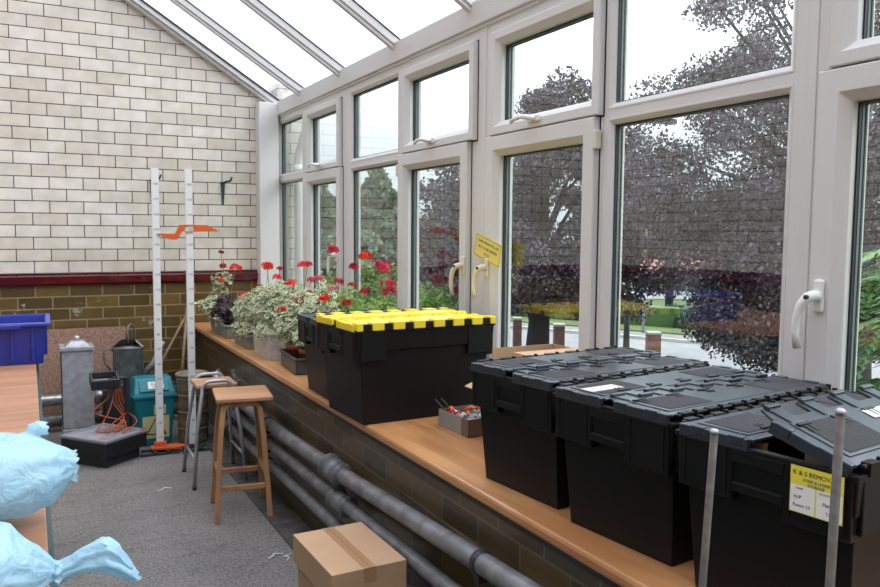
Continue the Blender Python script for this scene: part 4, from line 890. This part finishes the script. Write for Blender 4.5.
def pts_in(ell, n, seed, cut=None):
    g = np.random.default_rng(seed); out = []
    while len(out) < n:
        k = g.integers(len(ell)); cx, cy, cz, rx, ry, rz = ell[k]
        d = g.normal(size=3); d /= np.linalg.norm(d); q = g.uniform(.3, 1)**.5; p = np.array([cx, cy, cz])+d*q*np.array([rx, ry, rz])
        if cut is None or cut(p): out.append(tuple(p))
    return out
# smaller spreading beech further off, its trunk behind the fifth window
t = thing('beech_tree', 'spreading copper beech further off with its dark trunk showing low down', 'tree', (8.15, 11.65, GZ))
MB().tube([(0, 0, 0), (.05, .0, .9), (-.05, .0, 1.6), (.1, .1, 3.2), (.0, 0, 4.6)], [.24, .19, .25, .16, .05], 14).build('trunk', MT['bark'], t)
crown(t, pts_in([(0, 0, 2.7, 1.9, 1.5, 1.5), (-.9, .55, 2.6, 1.4, 1.0, 1.3), (.6, -.3, 4.1, 1.2, 1.1, 1.1), (1.3, -.8, 2.5, 1.3, 1.2, 1.4), (0, 0, 1.7, 2.1, 1.4, .7)], 230, 4), [.36]*230, 360, .058, 'beech', 4)
# large weeping beech close to the windows on the right
t = thing('beech_tree', 'large weeping copper beech close outside, filling the right hand windows', 'tree', (8.9, 6.2, GZ))
MB().tube([(0, 0, 0), (.05, .0, 1.2), (0, .05, 3.0), (.1, .0, 6.5)], [.42, .33, .28, .12], 16).build('trunk', MT['bark'], t)
cs = pts_in([(-.4, .4, 4.6, 2.3, 2.3, 2.4), (.2, -.3, 6.6, 2.2, 2.2, 1.6), (-1.3, .6, 3.4, 1.4, 1.5, 1.6), (-.6, -1.6, 4.0, 1.6, 1.8, 2.6), (-1.2, -.2, 2.2, 1.1, 1.3, 1.1), (-1.5, -.1, 1.55, .7, 1.0, .55)], 430, 8, lambda p: (8.9+p[0])/(6.2+p[1]) > (.93 + .06*(p[2]-4.3) if p[2] > 3.2 else .86 if p[2] > 2.0 else 1.05))
crown(t, cs, [.34]*430, 380, .040, 'beech', 9)
# conifers
def conifer(label, base, h, R_, seed, n=70):
    t = thing('conifer_tree', label, 'tree', base); g = random.Random(seed)
    MB().tube([(0, 0, 0), (0, 0, h*.95)], [h*.025, .03], 10).build('trunk', MT['bark'], t); cs = []; rs = []
    for i in range(n):
        u = (i/n)**.8; z = h*(1-u*.93)-.2; rr = R_*(u**1.05)*g.uniform(.5, 1.05); a = g.uniform(0, 2*PI); cs.append((rr*math.cos(a), rr*math.sin(a), z)); rs.append(.16+R_*.20*u)
    leafcloud('foliage', cs, rs, 130, .17, MT['conifer'], t, .7, .3, 1.6, seed)
conifer('tall pointed green conifer seen through the third window', (11.9, 27.7, GZ), 5.2, 2.5, 3, 170)
conifer('green conifer farther left, partly behind a window mullion', (11.35, 32.6, GZ), 5.0, 2.4, 6, 150)
conifer('dark green conifer behind the copper beech', (16.4, 26.5, GZ), 4.1, 1.9, 8, 100)
def bush(label, base, r, h, seed, m='shrub', n=26, per=150, sz=.10, nm='garden_shrub'):
    t = thing(nm, label, 'shrub', base); g = random.Random(seed); cs = []
    for i in range(n): a = g.uniform(0, 2*PI); q = g.uniform(0, 1)**.5*r; cs.append((q*math.cos(a), q*math.sin(a), g.uniform(.15, 1)*h*(1-.35*(q/r)**2)))
    MB().tube([(0, 0, 0), (.05, 0, h*.3), (0, 0, h*.6)], [.05, .04, .02], 8).build('stem', MT['bark'], t)
    leafcloud('foliage', cs, [h*.28]*n, per, sz, MT[m], t, .9, .1, 1.4, seed)
bush('low green shrub outside the second window', (4.3, 17.6, GZ), 1.1, 1.85, 2)
bush('rounded green shrub outside the third window', (6.9, 17.0, GZ), 1.1, 1.75, 3)
bush('loose green shrub outside the fourth window', (9.6, 18.2, GZ), 1.1, 1.5, 4)
bush('small green shrub far behind the beech trunk', (13.4, 21.5, GZ), 1.2, 1.6, 5)
# thuja branch close to the right hand window
t = thing('thuja_shrub', 'feathery bright green conifer shrub close outside the rightmost window', 'shrub', (3.55, 2.05, GZ)); g = random.Random(12)
MB().tube([(0, 0, 0), (0, 0, 1.4), (.02, 0, 2.4)], [.06, .04, .01], 8).build('stem', MT['bark'], t)
VV = []; FF = []; tw = MB()
for i in range(120):
    z = .9+1.45*(i/120); a = g.uniform(0, 2*PI); L = (.62-.16*(z-.9))*g.uniform(.75, 1.1); d = Vector((math.cos(a), math.sin(a), 0)); side = Vector((-d.y, d.x, 0))
    P = [Vector((0, 0, z))+d*L*u+Vector((0, 0, .22*math.sin(u*2.2)-.30*u*u)) for u in np.linspace(0, 1, 9)]
    if i % 2 == 0: tw.tube(P[:6], .004, 5, caps=False)
    for k in range(2, 9):
        for s in (-1, 1):
            for q in range(3):
                ln = .14*(1-.06*k)*g.uniform(.7, 1.1); o = P[k]-(P[k]-P[k-1])*(q/3); dr = (d*.75+side*s*g.uniform(.5, .9)+Vector((0, 0, -.35))).normalized(); n_ = dr.cross(Vector((0, 0, 1))).normalized()
                for e2 in range(3):
                    c = o+dr*ln*(e2+.5)/3; w2 = .011; h2 = ln/3*.8
                    b0 = len(VV); sd = n_*(1 if e2 % 2 else -1)*.006
                    VV += [c-dr*h2, c+n_*w2+sd, c+dr*h2+Vector((0, 0, -.006)), c-n_*w2+sd]; FF.append((b0, b0+1, b0+2, b0+3))
fast_mesh('fronds', [tuple(v) for v in VV], FF, MT['thuja'], t); tw.build('twigs', MT['bark'], t)
# ground, street
P0 = Vector((13.74, 16.16, GZ)); tt = Vector((.48, -.877, 0)).normalized(); nn = Vector((.877, .48, 0))
def strip(o0, o1, z0, z1, m, name, l, kind=None, L0=-26, L1=26):
    b = MB(); V = [P0+tt*a+nn*o+Vector((0, 0, z)) for z in (z0, z1) for a, o in ((L0, o0), (L1, o0), (L1, o1), (L0, o1))]
    b.add(V, [(0, 3, 2, 1), (4, 5, 6, 7), (0, 1, 5, 4), (1, 2, 6, 5), (2, 3, 7, 6), (3, 0, 4, 7)]); o = b.build(name, m)
    o['kind'] = 'structure' if not kind else kind; o['label'] = l
    return o
gd = MB().box((2.03, -14, GZ-.3), (70, 60, GZ-.02)).build('ground', MT['grass']); st(gd, 'green ground beyond the road')
strip(-6.4, -1.9, -.02, 0, MT['tarmac'], 'road', 'pale grey road beyond the windows')
strip(-9.6, -6.4, -.02, .03, MT['paving'], 'forecourt', 'pale paving outside the conservatory')
strip(-1.9, -1.78, -.02, .07, MT['kerb'], 'kerb', 'pale kerb along the far side of the road')
strip(-1.78, -.9, -.02, .05, MT['paving'], 'footpath', 'grey footpath beyond the road')
strip(-.9, .15, -.02, .08, MT['grass'], 'verge', 'strip of bright mown grass by the footpath')
# clipped hedge
t = thing('clipped_hedge', 'long low clipped green hedge beyond the road', 'hedge', tuple(P0)); cs = []
g = random.Random(4)
for i in range(150): q = tt*g.uniform(-9, 9)+nn*g.uniform(.35, 1.0); cs.append((q.x, q.y, g.uniform(.08, .52)))
leafcloud('hedge_leaves', cs, [.30]*150, 130, .09, MT['hedge'], t, .8, 0, 1.3, 5)
q = MB(); V = [tt*a+nn*o+Vector((0, 0, z)) for z in (.05, .56) for a, o in ((-9, .35), (9, .35), (9, 1.0), (-9, 1.0))]
q.add(V, [(0, 3, 2, 1), (4, 5, 6, 7), (0, 1, 5, 4), (1, 2, 6, 5), (2, 3, 7, 6), (3, 0, 4, 7)]); q.build('hedge_core', MT['hedge'], t)
# gate posts, lamp post, sign, house
for l, c, h, w2 in (('red brick gate post left of the beech trunk', (9.16, 13.81), .62, .09), ('red brick gate post right of the beech trunk', (9.80, 13.2), .52, .11), ('stubby brick post with pale top near the lamp post', (11.25, 11.95), .42, .13), ('red brick post half hidden by hanging leaves', (12.2, 9.6), .50, .14)):
    t = thing('brick_post', l, 'post', (c[0], c[1], GZ+.03), -.5)
    MB().box((-w2, -w2, 0), (w2, w2, h)).build('post_shaft', MT['redbrick'], t, .01); MB().box((-w2-.008, -w2-.008, h), (w2+.008, w2+.008, h+.05)).build('cap', MT['stonecap'], t, .01)
t = thing('lamp_post', 'dark lamp post by the road seen through the large window', 'lamp post', (11.11, 12.6, GZ+.0)); MB().tube([(0, 0, 0), (0, 0, .9), (0, 0, 4.6)], [.075, .05, .04], 12).build('column', MT['lamp'], t); MB().tube([(0, 0, 4.5), (.2, -.1, 4.8), (.6, -.2, 4.85)], .035, 8).box((.5, -.30, 4.78), (.95, -.12, 4.88)).build('lantern', MT['lamp'], t)
t = thing('street_sign', 'small white roadside sign on a thin pole before the hedge', 'sign', (13.4, 14.6, GZ+.05)); MB().tube([(0, 0, 0), (0, 0, 1.25)], .03, 8).build('pole', MT['steel'], t); MB().box((-.14, -.11, .9), (.12, .0, 1.25)).build('sign_panel', MT['white'], t)
t = thing('tree_trunk', 'bare dark tree trunk standing behind the hedge', 'tree', (15.6, 16.0, GZ)); MB().tube([(0, 0, 0), (0, 0, 2.0), (.1, 0, 3.6)], [.12, .1, .06], 10).build('trunk', MT['bark'], t)
def house(l, c, rz, w2, d2, h, rh):
    t = thing('house', l, 'house', c, rz); MB().box((-w2, -d2, 0), (w2, d2, h)).build('wall', MT['render'], t)
    r = MB(); V = [(-w2-.3, -d2-.3, h), (w2+.3, -d2-.3, h), (w2+.3, d2+.3, h), (-w2-.3, d2+.3, h), (-w2*.7, 0, h+rh), (w2*.7, 0, h+rh)]
    r.add(V, [(0, 3, 2, 1), (0, 1, 5, 4), (2, 3, 4, 5), (1, 2, 5), (3, 0, 4)]); r.build('roof', MT['rooftile'], t)
    MB().box((w2*.3, -.3, h+rh*.4), (w2*.3+.6, .3, h+rh+.7)).build('chimney', MT['redbrick'], t)
    for x in (-w2*.6, w2*.1, w2*.6):
        f = MB().box((x-.6, -d2-.05, .5), (x+.6, -d2-.0, 1.5)).build('window', MT['upvc'], t); MB().box((x-.5, -d2-.07, .6), (x+.5, -d2-.04, 1.4)).build('pane', MT['screenglass'], f)
house('low white house with red tiled roof beyond the hedge', (23.5, 25.0, GZ-.3), -.5, 4.2, 3.0, 1.4, 1.5)
house('second white house with red roof, farther right and mostly hidden', (36.5, 19.0, GZ-.3), -.7, 4.5, 3.2, 1.7, 1.6)
for k, (x, y, r, h) in enumerate(((19, 36, 3.4, 3.4), (29, 34, 3.6, 3.2), (12.5, 45, 3.6, 3.4), (32, 10.0, 3, 4.0), (38, 28, 3.6, 4.4), (4.5, 47, 3.4, 2.6), (24.5, 16, 2.4, 2.6))):
    bush(['bushy tree on the skyline behind the beech', 'bushy tree on the skyline behind the white house', 'bushy tree on the skyline between the conifers', 'bushy tree far right behind the weeping beech', 'bushy tree behind the second house', 'bushy tree on the skyline at far left', 'bushy tree behind the hedge at right'][k], (x, y, GZ), r, h, 20+k, 'shrub', 34, 150, .3, 'background_tree')
